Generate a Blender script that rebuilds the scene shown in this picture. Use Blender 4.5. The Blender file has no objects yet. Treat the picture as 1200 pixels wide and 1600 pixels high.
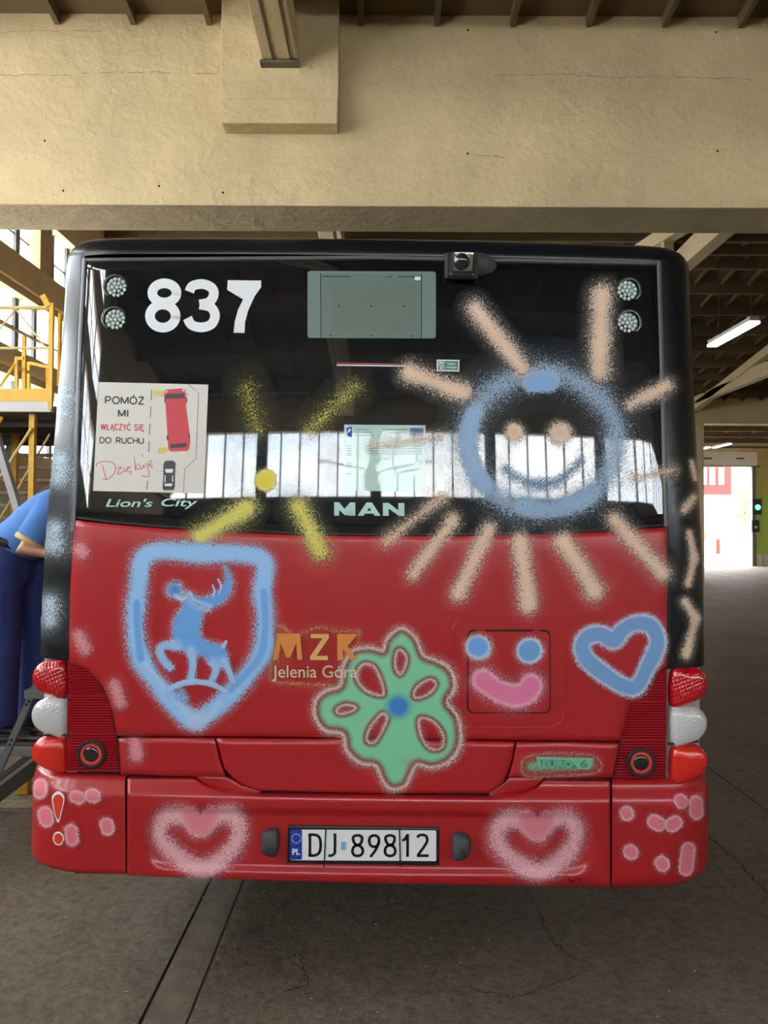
import bpy, bmesh, math, random
import numpy as np
from mathutils import Matrix, Vector
random.seed(7)
rng = np.random.default_rng(7)
scene = bpy.context.scene
C = scene.collection

# ------------------------------------------------------------------ camera
CAM = Vector((0.0, 0.0, 1.70))
PITCH, ROLL = math.radians(1.19), math.radians(0.28)
CAMROT = Matrix.Rotation(math.radians(90) + PITCH, 4, 'X') @ Matrix.Rotation(ROLL, 4, 'Z')
cd = bpy.data.cameras.new('camera')
cd.sensor_fit = 'VERTICAL'; cd.sensor_height = 36.0; cd.lens = 27.0      # 1200 px focal length on 1600 px
cam = bpy.data.objects.new('camera', cd); C.objects.link(cam)
cam.matrix_world = Matrix.Translation(CAM) @ CAMROT
scene.camera = cam

# ------------------------------------------------------------------ world, exposure
scene.view_settings.view_transform = 'Standard'
scene.view_settings.look = 'None'
scene.view_settings.exposure = 0.85
scene.view_settings.gamma = 1.0
scene.view_settings.use_curve_mapping = False
world = bpy.data.worlds.new('overcast_sky'); scene.world = world
world.use_nodes = True
nt = world.node_tree; nt.nodes.clear()
wo = nt.nodes.new('ShaderNodeOutputWorld'); bg = nt.nodes.new('ShaderNodeBackground')
tc = nt.nodes.new('ShaderNodeTexCoord'); nz = nt.nodes.new('ShaderNodeTexNoise'); rp = nt.nodes.new('ShaderNodeValToRGB')
mp = nt.nodes.new('ShaderNodeMapping'); mp.inputs['Scale'].default_value = (1, 1, 3)
nz.inputs['Scale'].default_value = 3.0; nz.inputs['Detail'].default_value = 5
rp.color_ramp.elements[0].position = 0.38; rp.color_ramp.elements[0].color = (0.66, 0.78, 0.92, 1)
rp.color_ramp.elements[1].position = 0.58; rp.color_ramp.elements[1].color = (1.0, 0.99, 0.97, 1)
nt.links.new(tc.outputs['Generated'], mp.inputs['Vector']); nt.links.new(mp.outputs[0], nz.inputs['Vector'])
nt.links.new(nz.outputs['Fac'], rp.inputs[0]); nt.links.new(rp.outputs[0], bg.inputs['Color'])
nt.links.new(bg.outputs[0], wo.inputs['Surface'])
bg.inputs['Strength'].default_value = 9.5

# ------------------------------------------------------------------ pixel helpers
def rays(px, py):
    px = np.asarray(px, float); py = np.asarray(py, float)
    d = np.stack([(px - 600) / 1200, (800 - py) / 1200, -np.ones_like(px)], -1)
    R = np.array(CAMROT.to_3x3())
    return d @ R.T
def at(px, py, Y):
    d = rays(px, py); return Vector(np.array(CAM) + d * (Y / d[1]))

# ------------------------------------------------------------------ object helpers
def tag(o, label=None, cat=None, group=None, kind=None):
    if label: o['label'] = label
    if cat: o['category'] = cat
    if group: o['group'] = group
    if kind: o['kind'] = kind
    return o
def empty(name, loc=(0, 0, 0), rz=0.0):
    o = bpy.data.objects.new(name, None); C.objects.link(o); o.location = loc; o.rotation_euler = (0, 0, rz)
    o.empty_display_size = 0.1
    return o
def link(name, me, mat, parent=None, smooth=False):
    o = bpy.data.objects.new(name, me); C.objects.link(o)
    if mat is not None and len(me.materials) == 0: me.materials.append(mat)
    if parent is not None: o.parent = parent
    if smooth:
        me.polygons.foreach_set('use_smooth', [True] * len(me.polygons))
    return o
class MB:
    def __init__(s): s.v = []; s.f = []
    def add(s, v, f):
        n = len(s.v); s.v += [tuple(p) for p in v]; s.f += [tuple(i + n for i in q) for q in f]; return s
    def box(s, a, b):
        x0, y0, z0 = a; x1, y1, z1 = b
        return s.add([(x0,y0,z0),(x1,y0,z0),(x1,y1,z0),(x0,y1,z0),(x0,y0,z1),(x1,y0,z1),(x1,y1,z1),(x0,y1,z1)],
                     [(0,3,2,1),(4,5,6,7),(0,1,5,4),(1,2,6,5),(2,3,7,6),(3,0,4,7)])
    def bar(s, a, b, w, h=None, up=(0, 0, 1)):
        a = Vector(a); b = Vector(b); h = w if h is None else h
        d = (b - a).normalized(); upv = Vector(up)
        if abs(d.dot(upv)) > 0.98: upv = Vector((0, 1, 0))
        sx = d.cross(upv).normalized() * (w / 2); sz = sx.cross(d).normalized() * (h / 2)
        vs = [p + e for p in (a, b) for e in (-sx - sz, sx - sz, sx + sz, -sx + sz)]
        return s.add(vs, [(0,1,2,3),(7,6,5,4),(0,4,5,1),(1,5,6,2),(2,6,7,3),(3,7,4,0)])
    def tube(s, pts, r, n=10, cap=True):
        pts = [Vector(p) for p in pts]; m = len(pts)
        rs = r if isinstance(r, (list, tuple)) else [r] * m
        ref = None; vs = []; fs = []
        for i, p in enumerate(pts):
            d = (pts[min(i + 1, m - 1)] - pts[max(i - 1, 0)]).normalized()
            if ref is None:
                ref = d.cross(Vector((0, 0, 1)) if abs(d.z) < 0.9 else Vector((1, 0, 0))).normalized()
            ref = (ref - d * ref.dot(d)).normalized(); o2 = d.cross(ref)
            rr = rs[i]; ra, rb = rr if isinstance(rr, (list, tuple)) else (rr, rr)
            for k in range(n):
                t = 2 * math.pi * k / n; vs.append(p + ref * (ra * math.cos(t)) + o2 * (rb * math.sin(t)))
        for i in range(m - 1):
            for k in range(n):
                a = i * n + k; b = i * n + (k + 1) % n; fs.append((a, b, b + n, a + n))
        if cap: fs += [tuple(range(n))[::-1], tuple(range((m - 1) * n, m * n))]
        return s.add(vs, fs)
    def sphere(s, c, r, nu=14, nv=9):
        rx, ry, rz = r if isinstance(r, (list, tuple)) else (r, r, r); vs = []; fs = []
        for j in range(nv + 1):
            ph = math.pi * j / nv
            for i in range(nu):
                th = 2 * math.pi * i / nu
                vs.append((c[0] + rx * math.sin(ph) * math.cos(th), c[1] + ry * math.sin(ph) * math.sin(th), c[2] + rz * math.cos(ph)))
        for j in range(nv):
            for i in range(nu):
                a = j * nu + i; b = j * nu + (i + 1) % nu; fs.append((a, a + nu, b + nu, b))
        return s.add(vs, fs)
    def mesh(s, name='mesh'):
        me = bpy.data.meshes.new(name); me.from_pydata(s.v, [], s.f); me.update(); return me
    def build(s, name, mat, parent=None, smooth=False, bevel=0.0):
        me = s.mesh(name)
        if bevel > 0:
            bm = bmesh.new(); bm.from_mesh(me)
            bmesh.ops.bevel(bm, geom=bm.edges[:], offset=bevel, segments=2, profile=0.6, affect='EDGES', clamp_overlap=True)
            bm.to_mesh(me); bm.free()
        return link(name, me, mat, parent, smooth)

# ------------------------------------------------------------------ materials
def sl(r, g, b):      # sRGB 0-255 -> linear
    f = lambda c: (c / 255 / 12.92) if c <= 10.3 else ((c / 255 + 0.055) / 1.055) ** 2.4
    return (f(r), f(g), f(b), 1.0)
def _new(name):
    m = bpy.data.materials.new(name); m.use_nodes = True
    return m, m.node_tree, m.node_tree.nodes['Principled BSDF']
def mat(name, col, rough=0.5, metal=0.0, coat=0.0, noise=0.0, nscale=8.0, bump=0.0, bscale=60.0, emit=0.0, spec=0.5, trans=0.0, coatr=0.03):
    m, t, b = _new(name)
    col = tuple(col) if len(col) == 4 else tuple(col) + (1.0,)
    b.inputs['Base Color'].default_value = col; b.inputs['Roughness'].default_value = rough
    b.inputs['Metallic'].default_value = metal; b.inputs['Coat Weight'].default_value = coat
    b.inputs['Coat Roughness'].default_value = coatr; b.inputs['Specular IOR Level'].default_value = spec
    b.inputs['Transmission Weight'].default_value = trans
    if emit: b.inputs['Emission Color'].default_value = col; b.inputs['Emission Strength'].default_value = emit
    if noise or bump:
        tcn = t.nodes.new('ShaderNodeTexCoord')
    if noise:
        n = t.nodes.new('ShaderNodeTexNoise'); n.inputs['Scale'].default_value = nscale; n.inputs['Detail'].default_value = 6
        t.links.new(tcn.outputs['Object'], n.inputs['Vector'])
        mx = t.nodes.new('ShaderNodeMix'); mx.data_type = 'RGBA'
        mx.inputs['A'].default_value = tuple(c * (1 - noise) for c in col[:3]) + (1,)
        mx.inputs['B'].default_value = tuple(min(1, c * (1 + noise)) for c in col[:3]) + (1,)
        mr = t.nodes.new('ShaderNodeMapRange'); mr.inputs[1].default_value = 0.3; mr.inputs[2].default_value = 0.7
        t.links.new(n.outputs['Fac'], mr.inputs[0]); t.links.new(mr.outputs[0], mx.inputs['Factor'])
        t.links.new(mx.outputs['Result'], b.inputs['Base Color'])
    if bump:
        n2 = t.nodes.new('ShaderNodeTexNoise'); n2.inputs['Scale'].default_value = bscale; n2.inputs['Detail'].default_value = 5
        t.links.new(tcn.outputs['Object'], n2.inputs['Vector'])
        bp = t.nodes.new('ShaderNodeBump'); bp.inputs['Strength'].default_value = bump; bp.inputs['Distance'].default_value = 0.02
        t.links.new(n2.outputs['Fac'], bp.inputs['Height']); t.links.new(bp.outputs[0], b.inputs['Normal'])
    return m
M = {}
M['red'] = mat('red_bus_paint', sl(180, 24, 32), 0.36, coat=0.32, coatr=0.24, noise=0.05, nscale=3)
M['redplastic'] = mat('red_bumper_paint', sl(178, 23, 31), 0.36, coat=0.5, coatr=0.12, noise=0.06, nscale=5)
M['black'] = mat('black_gloss_paint', (0.006, 0.007, 0.009), 0.30, coat=0.15, coatr=0.12, spec=0.4)
M['glass'] = mat('dark_window_glass', (0.0035, 0.0045, 0.0065), 0.022, spec=1.0, coat=0.12, coatr=0.32)
M['rubber'] = mat('black_rubber', (0.012, 0.012, 0.012), 0.6)
M['seal'] = mat('grey_seal', (0.10, 0.10, 0.105), 0.35)
M['dark'] = mat('dark_void', (0.006, 0.006, 0.006), 0.8)
M['greyplastic'] = mat('dark_grey_plastic', (0.045, 0.05, 0.055), 0.5)
M['lightplastic'] = mat('pale_grey_plastic', sl(185, 182, 180), 0.4)
M['white'] = mat('white_vinyl', sl(238, 240, 242), 0.4)
M['paper'] = mat('off_white_sticker', sl(226, 221, 210), 0.5, noise=0.03, nscale=4)
M['ink'] = mat('dark_grey_ink', sl(70, 68, 68), 0.5)
M['inkred'] = mat('red_ink', sl(214, 72, 82), 0.5)
M['inkyel'] = mat('yellow_ink', sl(226, 204, 110), 0.5)
M['mint'] = mat('mint_lettering', sl(176, 214, 202), 0.35, coat=0.4)
M['chrome'] = mat('chrome', (0.75, 0.76, 0.78), 0.08, metal=1.0)
M['alu'] = mat('aluminium', (0.55, 0.56, 0.58), 0.35, metal=0.9)
M['yellow'] = mat('yellow_paint', sl(232, 178, 30), 0.45, noise=0.08, nscale=12)
M['blackplate'] = mat('black_plate_holder', (0.012, 0.012, 0.013), 0.35)
M['plate'] = mat('white_plate', sl(242, 243, 245), 0.35)
M['plateink'] = mat('black_plate_ink', (0.006, 0.006, 0.006), 0.4)
M['eublue'] = mat('eu_blue', sl(24, 60, 168), 0.4)
M['conc'] = mat('tan_painted_concrete', sl(186, 164, 124), 0.85, noise=0.06, nscale=2.5, bump=0.25, bscale=14)
M['concrib'] = mat('brown_roof_concrete', sl(104, 84, 56), 0.9, noise=0.12, nscale=3, bump=0.15, bscale=20)
M['roof'] = M['concrib']
M['steel_brown'] = mat('brown_painted_steel', sl(96, 84, 66), 0.6, noise=0.1, nscale=6)
# ================================================================== the hall
def floor_material():
    m, t, b = _new('worn_concrete_floor')
    tcn = t.nodes.new('ShaderNodeTexCoord')
    geo = t.nodes.new('ShaderNodeNewGeometry')
    n1 = t.nodes.new('ShaderNodeTexNoise'); n1.inputs['Scale'].default_value = 0.7; n1.inputs['Detail'].default_value = 8; n1.inputs['Roughness'].default_value = 0.65
    n2 = t.nodes.new('ShaderNodeTexNoise'); n2.inputs['Scale'].default_value = 24; n2.inputs['Detail'].default_value = 12; n2.inputs['Roughness'].default_value = 0.72
    n3 = t.nodes.new('ShaderNodeTexNoise'); n3.inputs['Scale'].default_value = 9; n3.inputs['Detail'].default_value = 9; n3.inputs['Roughness'].default_value = 0.7
    for n in (n1, n2, n3): t.links.new(geo.outputs['Position'], n.inputs['Vector'])
    r1 = t.nodes.new('ShaderNodeValToRGB'); r1.color_ramp.elements[0].position = 0.3; r1.color_ramp.elements[1].position = 0.72
    r1.color_ramp.elements[0].color = (0.118, 0.092, 0.062, 1); r1.color_ramp.elements[1].color = (0.33, 0.265, 0.19, 1)
    mixa = t.nodes.new('ShaderNodeMath'); mixa.operation = 'MULTIPLY_ADD'; mixa.inputs[1].default_value = 0.45
    t.links.new(n3.outputs['Fac'], mixa.inputs[0])
    ms = t.nodes.new('ShaderNodeMath'); ms.operation = 'MULTIPLY'; ms.inputs[1].default_value = 0.55
    t.links.new(n1.outputs['Fac'], ms.inputs[0]); t.links.new(ms.outputs[0], mixa.inputs[2])
    t.links.new(mixa.outputs[0], r1.inputs[0])
    r2 = t.nodes.new('ShaderNodeValToRGB'); r2.color_ramp.elements[0].position = 0.36; r2.color_ramp.elements[1].position = 0.55
    r2.color_ramp.elements[0].color = (0.42, 0.41, 0.40, 1); r2.color_ramp.elements[1].color = (1, 1, 1, 1)
    t.links.new(n2.outputs['Fac'], r2.inputs[0])
    mu = t.nodes.new('ShaderNodeMix'); mu.data_type = 'RGBA'; mu.blend_type = 'MULTIPLY'; mu.inputs['Factor'].default_value = 0.75
    t.links.new(r1.outputs[0], mu.inputs['A']); t.links.new(r2.outputs[0], mu.inputs['B'])
    t.links.new(mu.outputs['Result'], b.inputs['Base Color'])
    b.inputs['Roughness'].default_value = 0.72
    add = t.nodes.new('ShaderNodeMath'); add.operation = 'ADD'
    t.links.new(n2.outputs['Fac'], add.inputs[0]); t.links.new(n3.outputs['Fac'], add.inputs[1])
    bp = t.nodes.new('ShaderNodeBump'); bp.inputs['Strength'].default_value = 0.8; bp.inputs['Distance'].default_value = 0.014
    t.links.new(add.outputs[0], bp.inputs['Height']); t.links.new(bp.outputs[0], b.inputs['Normal'])
    return m
M['floor'] = floor_material()
M['floorstrip'] = mat('smooth_cement_strip', (0.175, 0.142, 0.102), 0.7, noise=0.25, nscale=9, bump=0.2, bscale=40)
M['joint'] = mat('floor_joint_dirt', (0.05, 0.04, 0.028), 0.95, bump=0.4, bscale=80)
XL, XR, YB, YF = -5.2, 20.0, -9.0, 36.0
fl = tag(MB().box((XL, YB, -0.3), (XR, YF, -0.007)).build('floor', M['joint']), 'worn grey brown concrete hall floor in large slabs', kind='structure')
xj = [XL, -3.83, -0.83, -0.67, 2.33, 5.33, 8.33, 11.33, 14.33, 17.33, XR]
yj = [YB, -7.4, -4.4, -1.4, 1.6, 4.6, 7.6, 10.6, 14.6, 18.6, 22.6, 26.6, 30.6, YF]
for i in range(len(xj) - 1):
    strip = (i == 2)
    for j in range(len(yj) - 1):
        g = 0.005
        gx0 = xj[i] + (0.007 if i in (2, 3) else g); gx1 = xj[i + 1] - (0.004 if strip else g)
        z = -0.004 if strip else random.uniform(-0.0025, 0.0)
        m_ = MB().box((gx0, yj[j] + g, -0.05), (gx1, yj[j + 1] - g, z)); m_.build('slab', M['floorstrip'] if strip else M['floor'], fl)
# cracks and worn line, shallow ribbons on the slabs
def ground(px, py, z=0.0):
    d = rays(px, py); k = (z - CAM.z) / d[2]; return Vector(np.array(CAM) + d * k)
def ground_ribbon(name, pxs, w, m, jitter=0.01, n=24, z=0.0012):
    P = [ground(*p) for p in pxs]; pts = []
    for a, b in zip(P[:-1], P[1:]):
        for k in range(n): pts.append(a.lerp(b, k / n) + Vector((random.uniform(-jitter, jitter), random.uniform(-jitter, jitter), 0)))
    pts.append(P[-1]); mb = MB(); vs = []; fs = []
    for i, p in enumerate(pts):
        d = (pts[min(i + 1, len(pts) - 1)] - pts[max(0, i - 1)]); d.z = 0; d.normalize(); s = Vector((-d.y, d.x, 0)) * w * random.uniform(0.4, 1.2) / 2
        vs += [(p.x - s.x, p.y - s.y, z), (p.x + s.x, p.y + s.y, z)]
    for i in range(len(pts) - 1): fs.append((2*i, 2*i+1, 2*i+3, 2*i+2))
    return mb.add(vs, fs).build(name, m, fl)
ground_ribbon('crack', [(1098, 1298), (1150, 1345), (1205, 1402)], 0.010, M['joint'])
ground_ribbon('crack', [(830, 1400), (862, 1470), (900, 1500)], 0.006, M['joint'])
ground_ribbon('crack', [(720, 1540), (800, 1560), (905, 1525)], 0.005, M['joint'])
ground_ribbon('crack', [(420, 1505), (470, 1490), (480, 1540), (440, 1550)], 0.005, M['joint'])
M['wline'] = mat('worn_white_line', (0.42, 0.40, 0.36), 0.8, noise=0.3, nscale=20)
M['yline'] = mat('worn_cement_band', (0.26, 0.215, 0.13), 0.85, noise=0.35, nscale=14)
a_ = ground(-30, 1264)
MB().box((-4.6, 4.66, 0.0), (-1.45, 4.80, 0.0015)).build('worn_band', M['yline'], fl)
ground_ribbon('floor_line', [(1092, 893), (1180, 905)], 0.10, M['wline'], 0.02)
ground_ribbon('floor_line', [(1130, 894), (1200, 899)], 0.10, M['wline'], 0.02)
# small debris on the slabs
pebs = []
for k in range(70):
    px_, py_ = random.uniform(0, 1200), random.uniform(1400, 1590)
    p = ground(px_, py_); r = random.uniform(0.002, 0.006)
    pebs.append((p, r))
peb = MB()
for p, r in pebs: peb.sphere((p.x, p.y, r * 0.4), (r * 1.4, r, r * 0.6), 6, 4)
M['grit'] = mat('pale_grit', (0.3, 0.28, 0.24), 0.9)
tag(peb.build('floor_grit', M['grit']), 'fine pale grit scattered over the concrete floor', 'grit', kind='stuff')

# ---- cross beams (run across the hall, above the bus)
def plaster(name, col, crack=True):
    m, t, b = _new(name)
    geo = t.nodes.new('ShaderNodeNewGeometry')
    n1 = t.nodes.new('ShaderNodeTexNoise'); n1.inputs['Scale'].default_value = 1.3; n1.inputs['Detail'].default_value = 7
    n2 = t.nodes.new('ShaderNodeTexNoise'); n2.inputs['Scale'].default_value = 5; n2.inputs['Detail'].default_value = 8; n2.inputs['Roughness'].default_value = 0.6
    for n in (n1, n2): t.links.new(geo.outputs['Position'], n.inputs['Vector'])
    r = t.nodes.new('ShaderNodeValToRGB'); r.color_ramp.elements[0].position = 0.3; r.color_ramp.elements[1].position = 0.7
    r.color_ramp.elements[0].color = tuple(c * 0.86 for c in col[:3]) + (1,); r.color_ramp.elements[1].color = tuple(c * 1.08 for c in col[:3]) + (1,)
    t.links.new(n1.outputs['Fac'], r.inputs[0])
    t.links.new(r.outputs[0], b.inputs['Base Color']); b.inputs['Roughness'].default_value = 0.8
    # uneven hand-laid plaster: ridged noise gives flakes and trowel edges
    mr = t.nodes.new('ShaderNodeMapRange'); mr.inputs[1].default_value = 0.42; mr.inputs[2].default_value = 0.62
    t.links.new(n2.outputs['Fac'], mr.inputs[0])
    bp = t.nodes.new('ShaderNodeBump'); bp.inputs['Strength'].default_value = 0.35; bp.inputs['Distance'].default_value = 0.02
    t.links.new(mr.outputs[0], bp.inputs['Height']); t.links.new(bp.outputs[0], b.inputs['Normal'])
    return m
M['plaster'] = plaster('tan_plaster', sl(207, 183, 139))
M['plaster_dark'] = M['plaster']
ZB, ZT = 4.235, 5.70
beam = tag(MB().box((XL, 6.0, ZB), (XR, 6.53, ZT + 0.35)).build('trim_1', M['plaster'], bevel=0.012), 'deep tan plastered concrete beam across the hall above the bus', kind='structure')
# pilaster with a lip, on the beam
pz0 = at(430, 195, 5.86).z; px0 = at(345, 100, 5.86).x; px1 = at(529, 100, 5.86).x
pl = MB().box((px0, 5.86, pz0 + 0.19), (px1, 6.02, 5.95)).box((px0 + 0.012, 5.835, pz0), (px1 - 0.004, 6.02, pz0 + 0.19)).build('pilaster', M['plaster'], beam, bevel=0.008)
# hairline plaster cracks as thin grooves drawn in dark filler on the beam face
def beam_crack(pxs, w=0.006):
    P = [at(x, y, 5.9985) for x, y in pxs]; mb = MB(); vs = []; fs = []; pts = []
    for a, b in zip(P[:-1], P[1:]):
        for k in range(14): pts.append(a.lerp(b, k / 14) + Vector((0, 0, random.uniform(-0.008, 0.008))))
    pts.append(P[-1])
    for p in pts:
        h = w * random.uniform(0.15, 0.8) / 2; vs += [(p.x, 5.9985, p.z - h), (p.x, 5.9985, p.z + h)]
    for i in range(len(pts) - 1): fs.append((2*i, 2*i+1, 2*i+3, 2*i+2))
    mb.add(vs, fs).build('crack', M['steel_brown'], beam)
beam_crack([(0, 118), (120, 116), (200, 112), (340, 116)]); beam_crack([(770, 117), (880, 116), (960, 121), (1040, 119), (1180, 124)])
beam_crack([(0, 50), (60, 48), (160, 49)], 0.004); beam_crack([(745, 243), (788, 245)], 0.008); beam_crack([(870, 179), (902, 180)], 0.005)
for hx, hy in ((731, 46), (731, 239), (1120, 49), (1122, 235), (69, 219), (98, 297), (248, 290), (348, 300)):
    p = at(hx, hy, 5.99); MB().sphere((p.x, 5.999, p.z), (0.009, 0.004, 0.009), 8, 5).build('bolt_hole', M['dark'], beam)
beam2 = tag(MB().box((XL, 25.3, 5.2), (XR, 25.8, 6.35)).build('trim_2', M['plaster_dark']), 'far cross beam carrying the ends of the roof trusses', kind='structure')
for x in (4.7, 10.3, 15.8):
    MB().box((x - 0.25, 25.3, 0.0), (x + 0.25, 25.8, 5.2)).build('column', M['plaster_dark'], beam2)

# ---- roof: ribbed slabs, gabled bays
ceil = empty('ceiling'); tag(ceil, 'brown ribbed concrete roof slabs in low gabled bays', kind='structure')
def bay(y0, y1, ze, zr, ystep, xstep=0.6, xoff=0.0):
    ym = (y0 + y1) / 2
    for (ya, za, yb, zb) in ((y0, ze, ym, zr), (ym, zr, y1, ze)):
        mb = MB().add([(XL, ya, za), (XR, ya, za), (XR, yb, zb), (XL, yb, zb), (XL, ya, za + .15), (XR, ya, za + .15), (XR, yb, zb + .15), (XL, yb, zb + .15)],
                      [(0,3,2,1),(4,5,6,7),(0,1,5,4),(1,2,6,5),(2,3,7,6),(3,0,4,7)]); mb.build('roof_slab', M['roof'], ceil)
        x = XL + xoff
        while x < XR:
            MB().bar((x, ya, za - 0.045), (x, yb, zb - 0.045), 0.042, 0.10).build('cross_rib', M['concrib'], ceil); x += xstep
    zf = lambda y: ze + (zr - ze) * (1 - abs(y - ym) / (ym - y0))
    y = y0 + ystep * 0.5
    while y < y1 - 0.2:
        MB().box((XL, y - 0.05, zf(y) - 0.26), (XR, y + 0.05, zf(y) + 0.02)).build('roof_rib', M['concrib'], ceil); y += ystep
    return zf
zA = bay(YB, 6.0, 5.76, 6.9, 1.5, 0.6, 0.6 * ((-2.6 - XL) / 0.6 % 1))
zB = bay(6.53, 25.3, 6.05, 7.5, 1.13, 0.6, 0.6 * ((-2.6 - XL) / 0.6 % 1))
zC = bay(25.8, YF, 5.95, 6.35, 1.3, 1.2)

# ---- roof trusses along the hall
def truss(name, X, y0, y1, zlow, zf, label, npanel=6):
    t = empty(name, (X, y0, zlow)); tag(t, label, 'truss', 'concrete roof trusses', kind='structure')
    L = y1 - y0; ym = L / 2; w = 0.22
    MB().bar((0, 0, 0.12), (0, L, 0.12), w, 0.26).build('lower_chord', M['conc'], t, bevel=0.01)
    top = lambda y: zf(y0 + y) - zlow - 0.38
    MB().bar((0, 0.1, top(0.1)), (0, ym, top(ym)), w, 0.24).build('upper_chord', M['conc'], t, bevel=0.01)
    MB().bar((0, ym, top(ym)), (0, L - 0.1, top(L - 0.1)), w, 0.24).build('upper_chord', M['conc'], t, bevel=0.01)
    for k in range(1, npanel):
        y = L * k / npanel; MB().bar((0, y, 0.2), (0, y, top(y)), 0.16, 0.16).build('post', M['conc'], t)
    for k in range(npanel):
        ya, yb = L * k / npanel, L * (k + 1) / npanel
        if k < npanel / 2: a, b = (0, yb, 0.25), (0, ya, max(top(ya), .2))
        else: a, b = (0, ya, 0.25), (0, yb, max(top(yb), .2))
        if 0 < k < npanel - 1: MB().bar(a, b, 0.13, 0.15).build('diagonal', M['conc'], t)
    for yy in (0.15, L - 0.15): MB().bar((0, yy, 0.0), (0, yy, -0.02), 0.34, 0.3).build('bearing_plate', M['steel_brown'], t)
    return t
for X, lb in ((-0.83, 'roof truss over the black bus roof'), (4.72, 'roof truss beside the hanging strip light over the right lane'), (10.2, 'roof truss landing on the far column by the open gate'), (15.7, 'roof truss above the far green wall panel')):
    truss('roof_truss', X, 6.5, 25.3, 5.80, zB, lb)
# near side truss resting on the pilaster (comes over the camera)
tn = empty('roof_truss', (-0.83, 5.86, 5.26)); tag(tn, 'tan truss end resting on the pilaster of the deep beam', 'truss', 'concrete roof trusses', kind='structure')
cx = at(437, 80, 5.8).x + 0.83
MB().box((cx - 0.135, -14.5, 0.02), (cx + 0.135, -0.005, 0.28)).build('lower_chord', M['plaster'], tn, bevel=0.008)
for dx in (-0.05, 0.085): MB().box((cx + dx - 0.007, -14.4, 0.010), (cx + dx + 0.007, -0.01, 0.03)).build('flange_rib', M['steel_brown'], tn)
MB().box((cx - 0.15, -0.07, -0.012), (cx + 0.15, 0.0, 0.012)).build('bearing_plate', M['steel_brown'], tn)
MB().bar((cx, -0.1, 0.3), (cx, -7.3, 1.0), 0.22, 0.24).build('upper_chord', M['plaster'], tn)
MB().bar((cx, -7.3, 1.0), (cx, -14.5, 0.35), 0.22, 0.24).build('upper_chord', M['plaster'], tn)
for k in range(1, 6): MB().bar((cx, -14.5 * k / 6, 0.2), (cx, -14.5 * k / 6, 0.35 + 0.6 * (1 - abs(k - 3) / 3)), 0.14).build('post', M['plaster'], tn)

# ---- dirty panes
def pane_material(name, tr=0.82, dirt=(0.8, 0.82, 0.82)):
    m = bpy.data.materials.new(name); m.use_nodes = True; t = m.node_tree; t.nodes.clear()
    o = t.nodes.new('ShaderNodeOutputMaterial'); a = t.nodes.new('ShaderNodeBsdfTransparent'); b = t.nodes.new('ShaderNodeBsdfTranslucent')
    g = t.nodes.new('ShaderNodeBsdfGlossy'); g.inputs['Roughness'].default_value = 0.08
    b.inputs['Color'].default_value = dirt + (1,)
    geo = t.nodes.new('ShaderNodeNewGeometry'); n = t.nodes.new('ShaderNodeTexNoise'); n.inputs['Scale'].default_value = 1.6; n.inputs['Detail'].default_value = 6
    mp_ = t.nodes.new('ShaderNodeMapping'); mp_.inputs['Scale'].default_value = (1, 3, 0.7)
    t.links.new(geo.outputs['Position'], mp_.inputs['Vector']); t.links.new(mp_.outputs[0], n.inputs['Vector'])
    r = t.nodes.new('ShaderNodeMapRange'); r.inputs[1].default_value = 0.45; r.inputs[2].default_value = 0.75; r.inputs[3].default_value = 1 - tr; r.inputs[4].default_value = min(1, 1.45 - tr)
    t.links.new(n.outputs['Fac'], r.inputs[0])
    mx = t.nodes.new('ShaderNodeMixShader'); t.links.new(r.outputs[0], mx.inputs[0]); t.links.new(a.outputs[0], mx.inputs[1]); t.links.new(b.outputs[0], mx.inputs[2])
    mx2 = t.nodes.new('ShaderNodeMixShader'); mx2.inputs[0].default_value = 0.05
    t.links.new(mx.outputs[0], mx2.inputs[1]); t.links.new(g.outputs[0], mx2.inputs[2]); t.links.new(mx2.outputs[0], o.inputs['Surface'])
    return m
M['pane'] = pane_material('grimy_window_pane')
M['cleanpane'] = pane_material('clear_window_pane', 0.95)
M['wall'] = M['plaster']
M['mullion'] = mat('grey_steel_mullion', (0.10, 0.10, 0.10), 0.6)
M['greenwall'] = mat('pale_green_wall_paint', sl(196, 200, 156), 0.7, noise=0.06)
M['spandrel'] = M['plaster']
# ---- left wall with three bands of panes
wl = tag(MB().box((XL - 0.3, YB, 0), (XL, YF, 2.75)).build('wall_left', M['wall']), 'plastered left wall under the tall window bands', kind='structure')
for (z0, z1) in ((3.86, 4.12), (5.05, 5.45)):
    MB().box((XL - 0.25, YB, z0), (XL + 0.16, YF, z1)).build('spandrel', M['spandrel'], wl)
    MB().box((XL - 0.25, YB, z0 - 0.10), (XL + 0.10, YF, z0)).build('spandrel_lip', M['conc'], wl)
MB().box((XL - 0.25, YB, 6.3), (XL + 0.10, YF, 8.0)).build('eave_beam', M['spandrel'], wl)
MB().box((XL, YB, 0.0), (XL + 0.02, YF, 2.15)).build('dado', M['greenwall'], wl)
ys = [-3.5 + 1.5 * k for k in range(8)] + [8.6 + 0.58 * k for k in range(12)] + [15.6 + 2.4 * k for k in range(9)]
ys = sorted(y for y in ys if y <= YF)
for k, y in enumerate(ys):
    col_here = (abs(y - 11.5) < 0.2) or (k % 4 == 0 and (y < 8 or y > 16))
    MB().box((XL - 0.14, y - (0.045 if k % 3 else 0.06), 2.75), (XL - 0.06, y + (0.045 if k % 3 else 0.06), 6.3)).build('mullion', M['mullion'], wl)
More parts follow.
